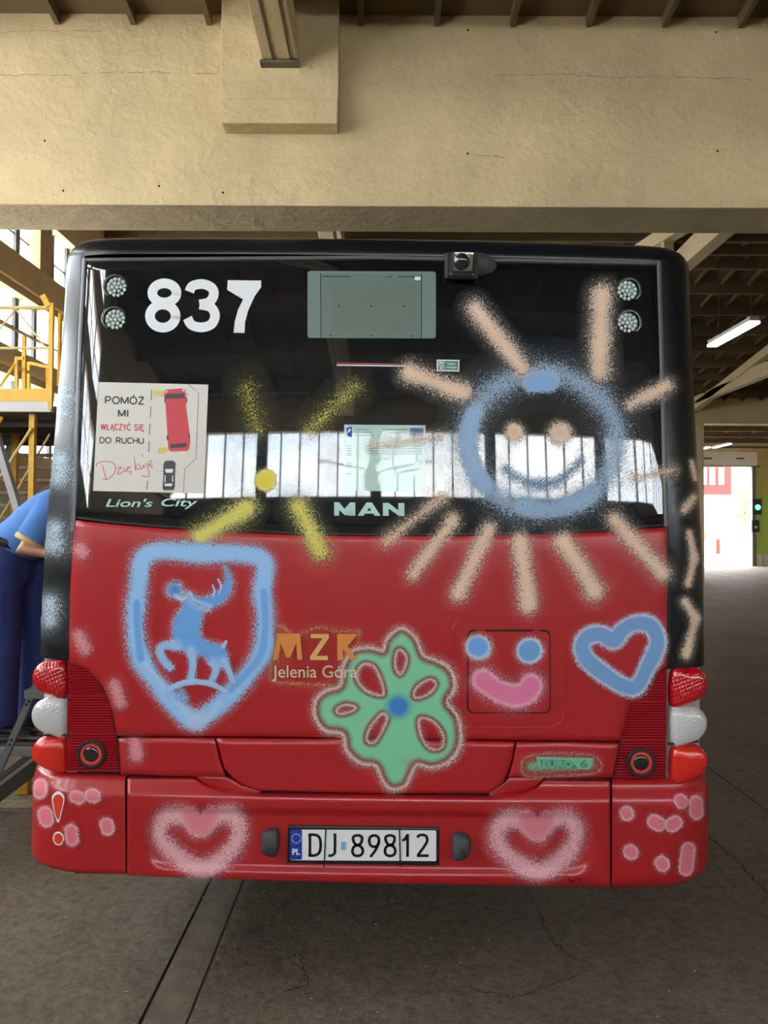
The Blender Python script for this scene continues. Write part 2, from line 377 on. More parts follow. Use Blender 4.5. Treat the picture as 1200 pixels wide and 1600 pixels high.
for (z0, z1) in ((2.75, 3.76), (4.12, 4.95), (5.45, 6.3)):
    for ya, yb in zip(ys[:-1], ys[1:]):
        MB().box((XL - 0.11, ya + 0.02, z0), (XL - 0.104, yb - 0.02, z1)).build('pane', M['pane'], wl)
    MB().box((XL - 0.13, YB, (z0 + z1) / 2 - 0.012), (XL - 0.09, YF, (z0 + z1) / 2 + 0.012)).build('glazing_bar', M['mullion'], wl)
MB().box((XL - 0.25, YB, 2.75), (XL, -3.5, 6.3)).build('blind_wall', M['wall'], wl)
for y in (0.8, 6.27, 11.52, 17.2, 22.6, 28): MB().box((XL - 0.2, y - 0.2, 5.45 if y == 11.52 else 2.75), (XL + 0.08, y + 0.2, 6.4)).build('column', M['conc'], wl)

# ---- right wall far away, with a window band
wr = tag(MB().box((XR, YB, 0), (XR + 0.3, YF, 8)).build('wall_right', M['wall']), 'plain plastered right wall of the hall', kind='structure')

# ---- wall behind the camera with the gate windows that mirror in the bus glass
BW0, BW1 = 3.78, 5.08
M['gate'] = mat('dark_gate_leaf', (0.10, 0.10, 0.10), 0.6, noise=0.15)
wb = tag(MB().box((XL, YB - 0.2, 0), (XR, YB, BW0)).build('wall_back', M['gate']), 'dark folding gate wall behind the viewer under a glazed band', kind='structure')
MB().box((XL, YB - 0.2, BW1), (XR, YB, 7.0)).build('lintel', M['plaster_dark'], wb)
x = XL; k = 0
while x < XR - 0.3:
    wide = 0.26 if k % 6 == 5 else 0.028
    MB().box((x - wide / 2, YB - 0.12, BW0), (x + wide / 2, YB - 0.04, BW1)).build('mullion', M['mullion'], wb)
    MB().box((x + wide / 2, YB - 0.09, BW0), (x + 0.45, YB - 0.085, BW1)).build('pane', M['cleanpane'], wb)
    x += 0.46; k += 1
# twin-arm lamp post outside that gate
lp = empty('street_lamp', (-0.3, -24, 0)); tag(lp, 'grey twin arm street lamp in the yard outside the gate windows', 'street lamp')
MB().tube([(0, 0, 0), (0, 0, 7.0)], [0.09, 0.06]).build('pole', M['mullion'], lp)
for s in (-1, 1):
    MB().tube([(0, 0, 6.9), (s * .5, 0, 7.35), (s * 2.3, 0, 7.65)], 0.045, 8).build('arm', M['mullion'], lp)
    MB().box((min(s * 2.2, s * 2.8), -0.12, 7.62), (max(s * 2.2, s * 2.8), 0.12, 7.74)).build('lamp_head', M['lightplastic'], lp)

# ---- far wall with the open gate
GX0, GX1, GZ = 9.8, at(1175, 800, YF).x, at(1130, 728, YF).z
wf = tag(MB().box((XL, YF, 0), (GX0, YF + 0.3, 7.2)).box((GX1, YF, 0), (XR, YF + 0.3, 7.2)).box((GX0, YF, GZ), (GX1, YF + 0.3, 7.2)).build('wall_far', M['wall']), 'far end wall of the hall around the open gate', kind='structure')
M['green'] = mat('bright_green_door_paint', sl(140, 178, 66), 0.6, noise=0.06)
M['olive'] = mat('olive_wall_paint', sl(164, 156, 88), 0.7)
d1 = tag(MB().box((GX1 + 0.12, YF - 0.10, 0.55), (XR - 0.2, YF - 0.02, at(1190, 773, YF).z)).build('door_1', M['green']), 'green lower sheets of the closed gate at the far wall', kind='structure')
MB().box((GX1 + 0.12, YF - 0.10, at(1190, 773, YF).z), (XR - 0.2, YF - 0.02, GZ)).build('upper_sheet', M['olive'], d1)
MB().box((GX1 + 0.12, YF - 0.11, 0.0), (XR - 0.2, YF - 0.02, 0.55)).build('kick_plate', M['lightplastic'], d1)
for xx in (GX1 + 0.12, GX1 + 0.42, GX1 + 1.3, XR - 0.3): MB().box((xx, YF - 0.13, 0.0), (xx + 0.06, YF - 0.1, GZ)).build('rail', M['olive'], d1)
MB().box((GX1 - 0.05, YF - 0.15, 0), (GX1 + 0.1, YF, GZ + 0.1)).build('door_jamb', M['mullion'], d1)
# raised sectional door: two panels hang below the lintel
rdr = empty('door_2', (0, YF - 0.35, GZ)); tag(rdr, 'raised cream sectional gate leaf above the far opening', kind='structure')
for i, xx in enumerate(np.linspace(GX0, GX1 + 0.1, 6)[:-1]):
    w_ = (GX1 + 0.1 - GX0) / 5
    MB().box((xx + 0.01, 0, -0.02), (xx + w_ - 0.01, 0.06, 0.62)).build('panel', M['paper'], rdr, bevel=0.01)
    MB().box((xx + w_ * .35, -0.01, 0.28), (xx + w_ * .6, 0.0, 0.36)).build('slot', M['mullion'], rdr)
MB().box((GX0, -0.03, -0.06), (GX1 + 0.2, 0.08, -0.02)).build('bottom_seal', M['rubber'], rdr)
MB().box((GX0, -0.5, 0.75), (XR - 1, -0.42, 0.85)).build('rail', M['mullion'], rdr)
# signal lamp and switch box on the green gate
sg = at(1183, 792, YF - 0.16)
sl_ = empty('signal_lamp', sg); tag(sl_, 'small black signal lamp glowing green beside the far gate', 'signal lamp')
MB().box((-0.2, 0, -0.36), (0.2, 0.06, 0.36)).build('housing', M['rubber'], sl_)
M['glow'] = mat('green_signal', (0.1, 0.9, 0.6), 0.3, emit=2.0)
MB().sphere((0.03, -0.02, -0.02), (0.13, 0.06, 0.13)).build('lens', M['glow'], sl_)
sb = at(1181, 822, YF - 0.16)
sbo = empty('switch_box', sb); tag(sbo, 'black switch box under the signal lamp on the green gate', 'switch box')
MB().box((-0.17, 0, -0.28), (0.17, 0.06, 0.28)).build('housing', M['rubber'], sbo)
MB().box((-0.05, -0.03, -0.1), (0.05, 0.0, 0.0)).build('button', M['lightplastic'], sbo)
MB().tube([(0, 0.03, -0.28), (0.02, 0.03, -1.1)], 0.02, 6).build('cable', M['rubber'], sbo)

# ---- yard outside the far gate
M['yard'] = mat('pale_yard_concrete', (0.55, 0.54, 0.5), 0.9, noise=0.08)
tag(MB().box((-60, YF + 0.3, -0.3), (90, 140, -0.02)).build('yard', M['yard']), 'pale sunlit yard outside the far gate', kind='structure')
tag(MB().box((-60, -120, -0.3), (90, YB - 0.2, -0.02)).build('yard_back', M['yard']), 'pale yard outside the gate behind the viewer', kind='structure')
M['grass'] = mat('sunlit_grass', (0.35, 0.42, 0.10), 0.9, noise=0.3, nscale=3)
g0 = at(1120, 858, 55)
tag(MB().box((16, 48, -0.02), (40, 60, 0.05)).build('grass_verge', M['grass']), 'strip of sunlit grass in the yard beyond the gate', 'grass', kind='stuff')
M['redwall'] = mat('red_render', sl(160, 26, 22), 0.8, noise=0.04)
M['whitewall'] = mat('white_render', (0.75, 0.74, 0.7), 0.8)
M['winpane'] = mat('pale_window', (0.5, 0.55, 0.6), 0.15)
YBd = 70.0
rb = empty('building', (0, YBd, 0)); tag(rb, 'two storey building with red upper storey seen through the far gate', 'building')
bx1 = at(1142, 760, YBd).x; zr0 = at(1110, 773, YBd).z; zr1 = 11.0
MB().box((-10, 0, 0), (bx1, 14, zr0)).build('lower_storey', M['whitewall'], rb)
MB().box((-10, -0.15, zr0), (bx1, 14, zr1)).build('upper_storey', M['redwall'], rb)
MB().box((-10.3, -0.5, zr1), (bx1 + 0.3, 14, zr1 + 0.4)).build('roof', M['whitewall'], rb)
for pxw in [1127, 1113, 1100, 1087, 1074, 1060]:
    for (ya, yb) in ((731, 757), (779, 806)):
        a = at(pxw - 4, yb, YBd - 0.2); b = at(pxw + 4, ya, YBd - 0.2)
        fr = MB().box((a.x, -0.25, a.z), (b.x, -0.1, b.z)).build('window', M['whitewall'], rb)
        MB().box((a.x + 0.12, -0.28, a.z + 0.12), (b.x - 0.12, -0.24, b.z - 0.12)).build('pane', M['winpane'], fr)
M['orange'] = mat('orange_red_barrier', sl(230, 84, 60), 0.6)
ba = at(1105, 836, 60)
bar_ = empty('barrier', (ba.x, 61, -0.02)); tag(bar_, 'orange red slatted barrier in the yard before the building', 'barrier')
MB().box((-1.0, -0.05, 0.9), (0.75, 0.05, 1.6)).build('panel', M['orange'], bar_)
for s in (-0.9, 0.65): MB().box((s - .05, -0.05, 0), (s + .05, 0.05, 0.9)).build('leg', M['orange'], bar_)
for k in range(6): MB().box((-0.9 + k * .28, -0.07, 1.0), (-0.8 + k * .28, -0.05, 1.5)).build('slat', M['whitewall'], bar_)
hy = empty('hydrant', (at(1122, 850, 52).x, 52, 0.052)); tag(hy, 'red hydrant post standing on the grass verge', 'hydrant')
MB().tube([(0, 0, 0), (0, 0, 1.1)], 0.13, 10).build('post', M['redwall'], hy); MB().sphere((0, 0, 1.15), 0.19).build('cap', M['whitewall'], hy)
M['leaf'] = mat('sunlit_leaves', (0.4, 0.5, 0.1), 0.8, noise=0.3, nscale=5)
sh = empty('small_tree', (at(1163, 780, 62).x, 62, 0)); tag(sh, 'small pale green tree at the edge of the yard', 'tree')
MB().tube([(0, 0, 0), (0, 0, 3.4)], 0.08, 6).build('trunk', M['steel_brown'], sh)
cr = MB()
for k in range(90):
    p = Vector((random.gauss(0, .45), random.gauss(0, .45), random.gauss(3.7, .7))); cr.sphere(p, random.uniform(.1, .22), 5, 3)
cr.build('crown', M['leaf'], sh)
wb2 = tag(MB().box((bx1 + 3, 82, 0), (70, 90, 16)).build('white_hall', M['whitewall']), 'plain white hall at the back of the yard', 'building')

# ---- strip lights hanging in rows
M['tube_on'] = mat('lit_diffuser', (1.0, 0.97, 0.9), 0.4, emit=2.2)
M['fixture'] = mat('fixture_grey', sl(150, 150, 140), 0.5)
def strip_light(X, Y, z, zf, label, wires):
    o = empty('strip_light', (X, Y, z)); tag(o, label, 'strip light', 'hanging strip lights')
    MB().box((-0.075, 0, 0.045), (0.075, 1.5, 0.11)).build('housing', M['fixture'], o, bevel=0.01)
    MB().box((-0.085, -0.01, 0.0), (0.085, 1.51, 0.045)).build('diffuser', M['tube_on'], o, bevel=0.012)
    for yy in (0.02, 1.44): MB().box((-0.08, yy, 0.02), (0.08, yy + 0.05, 0.12)).build('end_cap', M['fixture'], o)
    for yy in wires: MB().tube([(0, yy, 0.11), (0, yy, zf(Y + yy) - 0.26 - z)], 0.004, 5).build('wire', M['rubber'], o)
SLX, SLZ = at(1146, 523, 12.2).x, at(1146, 524, 12.2).z
strip_light(SLX, 11.5, SLZ, zB, 'lit strip light hanging by wires under the right lane roof', (0.115, 1.245))
for X, Y, lb in ((13.9, 32.8, 'strip light hanging close before the raised gate leaf'), (14.2, 31.5, 'strip light nearest the green gate sheets')):
    strip_light(X, Y, 5.2, zC, lb, (0.15, 1.45))
# ================================================================== the bus
BUSX, BUSY, BROLL = -0.052, 2.80, math.radians(0.50)
bus = empty('city_bus', (BUSX, BUSY, 0.0)); bus.rotation_euler = (0, BROLL, 0)
tag(bus, 'red and black city bus seen from behind, sprayed with childlike graffiti', 'bus')
BM = Matrix.Translation((BUSX, BUSY, 0)) @ Matrix.Rotation(BROLL, 4, 'Y'); BMI = BM.inverted()
B3 = np.array(BMI.to_3x3()); CAML = np.array(BMI @ CAM)
HW, CU, CD = 1.275, 1.06, 0.14
def smooth01(x): x = np.clip(x, 0, 1); return x * x * (3 - 2 * x)
def kv(v): return 1 - 0.030 * smooth01((v - 1.15) / 1.5)
def S(u, v):                                   # rear skin: depth at (u, v)
    u = np.asarray(u, float) / kv(np.asarray(v, float)); a = np.abs(u)
    w = 0.030 * (np.minimum(a, CU) / 1.1) ** 2
    t = np.clip((a - CU) / (HW - CU), 0, 0.998)
    w = w + CD * (1 - np.sqrt(1 - t * t)) + 0.012 * t
    vv = np.asarray(v, float)
    return w + 0.062 * np.maximum(vv - 1.64, 0) + 0.012 * np.maximum(vv - 2.3, 0) ** 2
def rrect_sd(u, v, cu, cv, hu, hv, r):
    qx = np.abs(u - cu) - hu + r; qy = np.abs(v - cv) - hv + r
    return np.hypot(np.maximum(qx, 0), np.maximum(qy, 0)) + np.minimum(np.maximum(qx, qy), 0) - r
def SB(u, v):                                  # bumper skin
    u = np.asarray(u, float); v = np.asarray(v, float); a = np.abs(u)
    w = 0.030 * (np.minimum(a, CU) / 1.1) ** 2 - 0.030
    t = np.clip((a - CU) / (HW + 0.004 - CU), 0, 0.998)
    w = w + (CD + 0.02) * (1 - np.sqrt(1 - t * t))
    w = w + 0.030 * smooth01((v - 0.715) / 0.07)              # shelf leaning back at the top
    w = w + 0.045 * np.clip((0.455 - v) / 0.07, 0, 1) ** 2    # tuck under at the bottom
    sd = rrect_sd(u, v, 0.0, 0.575, 0.80, 0.105, 0.07)
    w = w + 0.014 * (1 - smooth01((sd + 0.02) / 0.035))       # shallow inset field
    return w
def P(px, py, surf=S, off=0.0):
    """pixels -> (u, v) on a bus skin"""
    d = rays(px, py) @ B3.T; w = np.zeros(d.shape[:-1])
    for _ in range(14):
        k = (w - CAML[1]) / d[..., 1]
        u = CAML[0] + d[..., 0] * k; v = CAML[2] + d[..., 2] * k
        w = 0.35 * w + 0.65 * (np.asarray(surf(u, v)) + off)
    return u, v
def P1(px, py, surf=S):
    u, v = P(np.array([px]), np.array([py]), surf); return float(u[0]), float(v[0])
PLANE = lambda w0: (lambda u, v: np.full(np.shape(u), w0))
MPX = 2.36e-3                                  # metres per photo pixel on the rear skin

def resample(pts, n):
    p = np.array(pts, float); L = np.r_[0, np.cumsum(np.hypot(*np.diff(p, axis=0).T))]
    s = np.linspace(0, L[-1], n); return np.stack([np.interp(s, L, p[:, 0]), np.interp(s, L, p[:, 1])], 1)
def catmull(pts, n=8, closed=False):
    p = np.array(pts, float); m = len(p); out = []
    for i in range(m if closed else m - 1):
        if closed: a, b, c, d = p[(i-1) % m], p[i], p[(i+1) % m], p[(i+2) % m]
        else: a, b, c, d = p[max(i-1, 0)], p[i], p[i+1], p[min(i+2, m-1)]
        for k in range(n):
            t = k / n
            out.append(0.5 * (2*b + (c-a)*t + (2*a-5*b+4*c-d)*t*t + (3*b-a-3*c+d)*t**3))
    if not closed: out.append(p[-1])
    return np.array(out)
def coons(Lp, Rp, Bp, Tp, nu, nv):
    """boundary polylines in px; L and R run bottom->top, B and T run left->right"""
    L, R = resample(Lp, nv + 1), resample(Rp, nv + 1); B, T = resample(Bp, nu + 1), resample(Tp, nu + 1)
    s = np.linspace(0, 1, nu + 1)[None, :, None]; t = np.linspace(0, 1, nv + 1)[:, None, None]
    return ((1-t)*B[None] + t*T[None] + (1-s)*L[:, None] + s*R[:, None]
            - ((1-s)*(1-t)*B[0] + s*(1-t)*B[-1] + (1-s)*t*T[0] + s*t*T[-1]))
def grid_faces(nr, nc): return [(j*nc+i, j*nc+i+1, (j+1)*nc+i+1, (j+1)*nc+i) for j in range(nr-1) for i in range(nc-1)]
def panel(name, Lp, Rp, Bp, Tp, nu, nv, m, surf=S, off=0.0, parent=None, thick=0.03, edge=0.004):
    G = coons(Lp, Rp, Bp, Tp, nu, nv)
    u, v = P(G[..., 0], G[..., 1], surf); w = surf(u, v) + off
    # rounded rim: repeat the border slightly inside, then push the border back
    V = np.stack([u, w, v], -1); nr, nc = nv + 1, nu + 1
    fr = [0, 0.003, 0.008]
    mb = MB(); mb.add(V.reshape(-1, 3), grid_faces(nr, nc))
    loop = [j for j in range(nc)] + [j*nc + nc-1 for j in range(1, nr)] + [(nr-1)*nc + i for i in range(nc-2, -1, -1)] + [j*nc for j in range(nr-2, 0, -1)]
    cen = V.reshape(-1, 3).mean(0); prev = loop
    base = V.reshape(-1, 3)[loop]
    for (out, back) in ((0.0015, edge * 0.35), (0.002, edge), (0.002, thick)):
        d = base - cen; d[:, 1] = 0; d /= np.linalg.norm(d, axis=1)[:, None] + 1e-9
        ring = base + d * out; ring[:, 1] = base[:, 1] + back
        n0 = len(mb.v); mb.v += [tuple(p) for p in ring]; n = len(loop)
        for i in range(n):
            mb.f.append((prev[i], n0 + i, n0 + (i+1) % n, prev[(i+1) % n]))
        prev = list(range(n0, n0 + n))
    return mb.build(name, m, parent or bus, smooth=True)

# ---- traced edges of the rear (px)
GLB = [(118, 806), (180, 814), (250, 820), (350, 826), (470, 831), (590, 833), (720, 832.5), (850, 830), (940, 826), (1039, 818)]
GL_L = [(133, 407), (128, 520), (122, 680), (118, 806)]
GL_R = [(1029, 412), (1032, 520), (1036, 680), (1039, 818)]
# glass
glass = panel('rear_window', GL_L[::-1], GL_R[::-1], GLB, [(133, 407), (580, 403), (1029, 412)], 48, 26, M['glass'], off=0.0, thick=0.02, edge=0.003)
tag(glass, 'dark glossy rear window glass')
# seal strips round the glass
def strip_on(name, pts, wpx, m, off=-0.004, surf=S, parent=None, n=40, thick=0.006):
    c = resample(pts, n); d = np.gradient(c, axis=0); d /= np.linalg.norm(d, axis=1)[:, None]; nrm = np.stack([-d[:, 1], d[:, 0]], 1)
    rows = []
    for k, (o, dep) in enumerate(((-0.5, thick), (-0.42, 0.0008), (-0.15, 0), (0.15, 0), (0.42, 0.0008), (0.5, thick))):
        q = c + nrm * o * wpx; u, v = P(q[:, 0], q[:, 1], surf); rows.append(np.stack([u, surf(u, v) + off + dep, v], 1))
    V = np.array(rows); return MB().add(V.reshape(-1, 3), grid_faces(6, n)).build(name, m, parent or bus, smooth=True)
strip_on('window_seal', [(131, 406), (580, 402), (1031, 411)], 6, M['seal'])
strip_on('window_seal', [(132, 404), (126, 520), (120, 680), (115.5, 806), (113, 830)], 7, M['seal'], n=60)
strip_on('window_seal', [(1030, 410), (1033, 520), (1037.5, 680), (1041, 822)], 7, M['seal'], n=60)
strip_on('window_seal', [(x, y + 2.5) for x, y in GLB], 5, M['rubber'], off=-0.001)
for s in (-1, 1):
    e = [(109, 812), (104, 930), (101.5, 1032)] if s < 0 else [(1045.5, 822), (1046.5, 930), (1047, 1038)]
    strip_on('panel_seal', e, 6, M['rubber'], off=0.002)

# ---- black shell: corner pillars and roof edge in one sweep, carried back along the bus
u0, v0 = P1(131, 405); u1, v1 = P1(1031, 409)
vbot = P1(110, 1031)[1] - 0.004
vin = max(v0, v1) ; VTOP = vin + 0.085
def shell():
    arc, R = 10, 0.13
    inner, outer, dep = [], [], []
    n = 26; vs_ = np.linspace(vbot, VTOP - R, n)
    Li = resample([(113.5, 1031), (117, 806), (121, 680), (127, 520), (132, 404)], 60); Lu, Lv = P(Li[:, 0], Li[:, 1])
    Ri = resample([(1042.5, 1035), (1040, 818), (1037, 680), (1033, 520), (1030, 409)], 60); Ru, Rv = P(Ri[:, 0], Ri[:, 1])
    for v in vs_:
        vi = vbot + (v - vbot) / (VTOP - R - vbot) * (vin - vbot)
        inner.append((np.interp(vi, Lv, Lu), vi)); outer.append((-HW * kv(v), v))
    for k in range(1, arc):
        t = k / arc * math.pi / 2
        inner.append((u0, vin)); outer.append((-HW * kv(VTOP) + R * (1 - math.cos(t)), VTOP - R + R * math.sin(t)))
    for k in range(31):
        f = k / 30; ua = -HW * kv(VTOP) + R; ub = -ua
        inner.append((u0 + (u1 - u0) * f, vin)); outer.append((ua + (ub - ua) * f, VTOP + 0.012 * (1 - (2*f-1)**2)))
    for k in range(1, arc):
        t = (1 - k / arc) * math.pi / 2
        inner.append((u1, vin)); outer.append((HW * kv(VTOP) - R * (1 - math.cos(t)), VTOP - R + R * math.sin(t)))
    for v in vs_[::-1]:
        vi = vbot + (v - vbot) / (VTOP - R - vbot) * (vin - vbot)
        inner.append((np.interp(vi, Rv, Ru), vi)); outer.append((HW * kv(v), v))
    I, O = np.array(inner), np.array(outer); m = len(I); rows = []
    nth = 14
    for k in range(nth + 1):
        th = math.pi / 2 * k / nth
        q = I + (O - I) * math.sin(th)
        tt = np.clip((q[:, 1] - vin) / (VTOP + 0.012 - vin), 0, 0.998)
        w = S(q[:, 0], q[:, 1]) + 0.001 + 0.12 * (1 - np.sqrt(1 - tt * tt))
        if k == 0: w = w + 0.003
        rows.append(np.stack([q[:, 0], w, q[:, 1]], 1))
    for w in (1.0, 4.0, 8.0, 11.6):
        rows.append(np.stack([O[:, 0], np.full(m, w), O[:, 1]], 1))
    V = np.array(rows); return MB().add(V.reshape(-1, 3), grid_faces(len(rows), m))
sh_ = shell().build('pillar_shell', M['black'], bus, smooth=True); tag(sh_, 'glossy black corner pillars and roof edge')

# ---- dark backing behind the panel gaps
bk = coons([(112, 1370), (112, 800)], [(1044, 1378), (1044, 810)], [(112, 1370), (600, 1375), (1044, 1378)], [(112, 800), (1044, 810)], 40, 30)
u, v = P(bk[..., 0], bk[..., 1]); V = np.stack([u, S(u, v) + 0.028, v], -1)
MB().add(V.reshape(-1, 3), grid_faces(31, 41)).build('backing', M['dark'], bus)
MB().box((-1.2, 0.2, 0.40), (1.2, 11.6, 1.25)).build('chassis', M['dark'], bus)
MB().box((-1.19, 11.55, 0.4), (1.19, 11.62, 2.74)).build('front_end', M['black'], bus)
MB().box((-1.18, 0.3, VTOP + 0.012), (1.18, 11.3, VTOP + 0.03)).build('roof_panel', M['black'], bus)
for s in (-1, 1):
    prof = [(0.22, 0.42)]
    for wy in (3.0, 9.0):
        prof += [(wy + 0.55 * math.cos(t), 0.48 + 0.55 * max(0, math.sin(t))) for t in np.linspace(math.pi, 0, 13)]
    prof += [(11.6, 0.42), (11.6, vbot + 0.02), (0.22, vbot + 0.02)]
    x = s * 1.262; vs = [(x, a, b) for a, b in prof] + [(x - s * 0.03, a, b) for a, b in prof]; n = len(prof)
    fs = [tuple(range(n)), tuple(range(2*n-1, n-1, -1))] + [(i, (i+1) % n, (i+1) % n + n, i + n) for i in range(n)]
    MB().add(vs, fs).build('side_panel', M['red'], bus)
    for k in range(6):
        a = 0.9 + k * 1.75
        MB().box((min(s*1.238, s*1.266), a, 1.42), (max(s*1.238, s*1.266), a + 1.6, 2.40)).build('side_window', M['glass'], bus, bevel=0.006)
    for wy in (3.0, 9.0):
        wh = MB().tube([(s*0.98, wy, 0.48), (s*1.0, wy, 0.48), (s*1.22, wy, 0.48), (s*1.235, wy, 0.48)], [0.42, 0.48, 0.48, 0.43], 28).build('wheel', M['rubber'], bus)
        MB().tube([(s*1.225, wy, 0.48), (s*1.24, wy, 0.48)], 0.29, 24).build('hub', M['greyplastic'], wh)

# ---- red hatch panels
HB = [(184, 1149), (330, 1149.5), (580, 1152), (800, 1155), (968, 1157)]
hatch = panel('engine_hatch', [(184, 1149), (177, 1108), (162, 1072), (137, 1044), (109, 1034), (110, 930), (117, 813)],
      [(968, 1157), (982, 1107), (1000, 1070), (1019, 1053), (1041, 1043), (1042, 930), (1041, 824)], HB,
      [(117, 813)] + [(x, y + 6) for x, y in GLB[1:-1]] + [(1041, 824)], 60, 40, M['red'], off=-0.002)
panel('hatch_side_panel', [(190, 1209), (186, 1154)], [(352, 1214), (343, 1190), (335, 1154)], [(190, 1209), (270, 1211), (352, 1214)], [(186, 1154), (335, 1154)], 14, 6, M['red'], off=-0.002)
panel('lower_hatch', [(408, 1235), (375, 1224), (352, 1202), (339, 1154)], [(762, 1239), (785, 1224), (797, 1195), (804, 1159.5)],
      [(408, 1235), (580, 1238), (762, 1239)], [(339, 1154), (580, 1156), (804, 1159.5)], 40, 10, M['red'], off=-0.003)
panel('hatch_side_panel', [(795, 1214), (803, 1188), (808, 1160)], [(956, 1214), (966, 1162)], [(795, 1214), (956, 1214)], [(808, 1160), (966, 1162)], 14, 6, M['red'], off=-0.002)
panel('hatch_lip', [(306, 1216), (306, 1213)], [(404, 1243), (405, 1236)], [(306, 1216), (322, 1228), (350, 1237), (404, 1243)], [(306, 1213), (352, 1215), (376, 1228), (405, 1236)], 16, 3, M['red'], off=0.006)
panel('hatch_lip', [(766, 1246), (765, 1239)], [(848, 1220), (848, 1216)], [(766, 1246), (812, 1240), (835, 1231), (848, 1220)], [(765, 1239), (789, 1225), (797, 1216), (848, 1216)], 16, 3, M['red'], off=0.006)

# ---- bumper: middle and two corners
panel('bumper', [(199, 1368), (199, 1217)], [(953, 1387), (953, 1221)], [(199, 1368), (400, 1375), (600, 1380), (800, 1384), (953, 1387)],
      [(199, 1217), (305, 1217), (322, 1229), (350, 1238), (404, 1244), (580, 1246), (766, 1248), (812, 1242), (836, 1233), (850, 1220), (953, 1221)],
      140, 56, M['redplastic'], surf=SB, edge=0.006)
def bumper_corner(s, pin, ptop_in, pbot_in):
    ui, vt = P1(*ptop_in, SB); ub, vb = P1(*pbot_in, SB)
    nr = 22
    th = np.linspace(0, math.pi / 2, 14)[1:]
    rows = []
    for j in range(nr + 1):
        f = j / nr; v = vb + (vt - vb) * f; row = []; ue = P1(pbot_in[0] + (ptop_in[0] - pbot_in[0]) * f, pbot_in[1] + (ptop_in[1] - pbot_in[1]) * f, SB)[0]
        ucols = list(np.linspace(ue, s * CU, 5))
        tuck = 0.045 * max(0, min(1, (0.455 - v) / 0.07)) ** 2; shelf = 0.030 * float(smooth01((v - 0.715) / 0.07))
        b0 = 0.030 * (CU / 1.1) ** 2 - 0.030
        for u_ in ucols: row.append((u_, 0.030 * (u_ / 1.1) ** 2 - 0.030 + tuck + shelf, v))
        for t in th:
            uu = CU + (HW + 0.006 - CU) * math.sin(t) - tuck * 1.0 * math.sin(t) 
            row.append((s * uu, b0 + tuck + shelf + (CD + 0.02) * (1 - math.cos(t)), v + 0.02 * math.sin(t) * (1 - f)))
        row.append((row[-1][0], 0.75, row[-1][2])); rows.append(row)
    # roll the top and bottom edges inward
    top = [(x - s * 0.02 * (abs(x) > CU), w + 0.04, v + 0.003) for x, w, v in rows[-1]]
    bot = [(x - s * 0.03 * (abs(x) > CU), w + 0.05, v - 0.002) for x, w, v in rows[0]]
    rows = [bot] + rows + [top]
    V = np.array(rows); return MB().add(V.reshape(-1, 3), grid_faces(V.shape[0], V.shape[1])).build('bumper_corner', M['redplastic'], bus, smooth=True)
bumper_corner(-1, None, (195.5, 1215), (196.5, 1366)); bumper_corner(1, None, (956.3, 1220), (956, 1387))
for a, b in (((197.5, 1216), (198, 1368)), ((954.3, 1220), (954, 1387))): strip_on('bumper_gap', [a, b], 3.0, M['dark'], off=0.012, surf=SB, thick=0.0)

# ---- tail light clusters
def lens_material(name, col, scale=85, rough=0.14, amount=0.4, glow=0.0):
    m, t, b = _new(name)
    b.inputs['Base Color'].default_value = col; b.inputs['Roughness'].default_value = rough; b.inputs['Coat Weight'].default_value = 1.0
    b.inputs['Specular IOR Level'].default_value = 0.7
    tcn = t.nodes.new('ShaderNodeTexCoord'); vo = t.nodes.new('ShaderNodeTexVoronoi'); vo.inputs['Scale'].default_value = scale; vo.inputs['Randomness'].default_value = 0.12
    mp_ = t.nodes.new('ShaderNodeMapping'); mp_.inputs['Scale'].default_value = (1, 0.2, 0.8); mp_.inputs['Rotation'].default_value = (0, 0.35, 0)
    t.links.new(tcn.outputs['Object'], mp_.inputs['Vector']); t.links.new(mp_.outputs[0], vo.inputs['Vector'])
    bp = t.nodes.new('ShaderNodeBump'); bp.inputs['Strength'].default_value = amount; bp.inputs['Distance'].default_value = 0.012; bp.invert = True
    t.links.new(vo.outputs['Distance'], bp.inputs['Height']); t.links.new(bp.outputs[0], b.inputs['Normal'])
    return m
M['lensred'] = lens_material('ruby_led_lens', sl(205, 16, 22))
M['lenswhite'] = lens_material('clear_reversing_lens', sl(206, 206, 204))
M['lensamber'] = lens_material('orange_red_indicator_lens', sl(232, 34, 20), scale=210, amount=0.15)
M['ridge'] = mat('ridged_red_reflector', sl(160, 14, 30), 0.25, coat=0.5)
def lens(name, pts, m, parent, w0=0.045, bulge=0.028, back=0.12):
    q = catmull(pts, 5, True); u, v = P(q[:, 0], q[:, 1], PLANE(w0)); o = np.stack([u, v], 1); c = o.mean(0); n = len(o)
    vs = [(c[0], w0 - bulge, c[1])]; fs = []
    for k in range(1, 9):
        r = k / 8; e = math.sqrt(max(0, 1 - r ** 2.6))
        vs += [(c[0] + (a - c[0]) * r, w0 - bulge * e, c[1] + (b - c[1]) * r) for a, b in o]
    vs += [(a, w0 + back, b) for a, b in o]
    for i in range(n): fs.append((0, 1 + i, 1 + (i + 1) % n))
    for k in range(8):
        for i in range(n):
            a = 1 + k * n + i; b = 1 + k * n + (i + 1) % n; fs.append((a, a + n, b + n, b))
    return MB().add(vs, fs).build(name, m, parent, smooth=True)
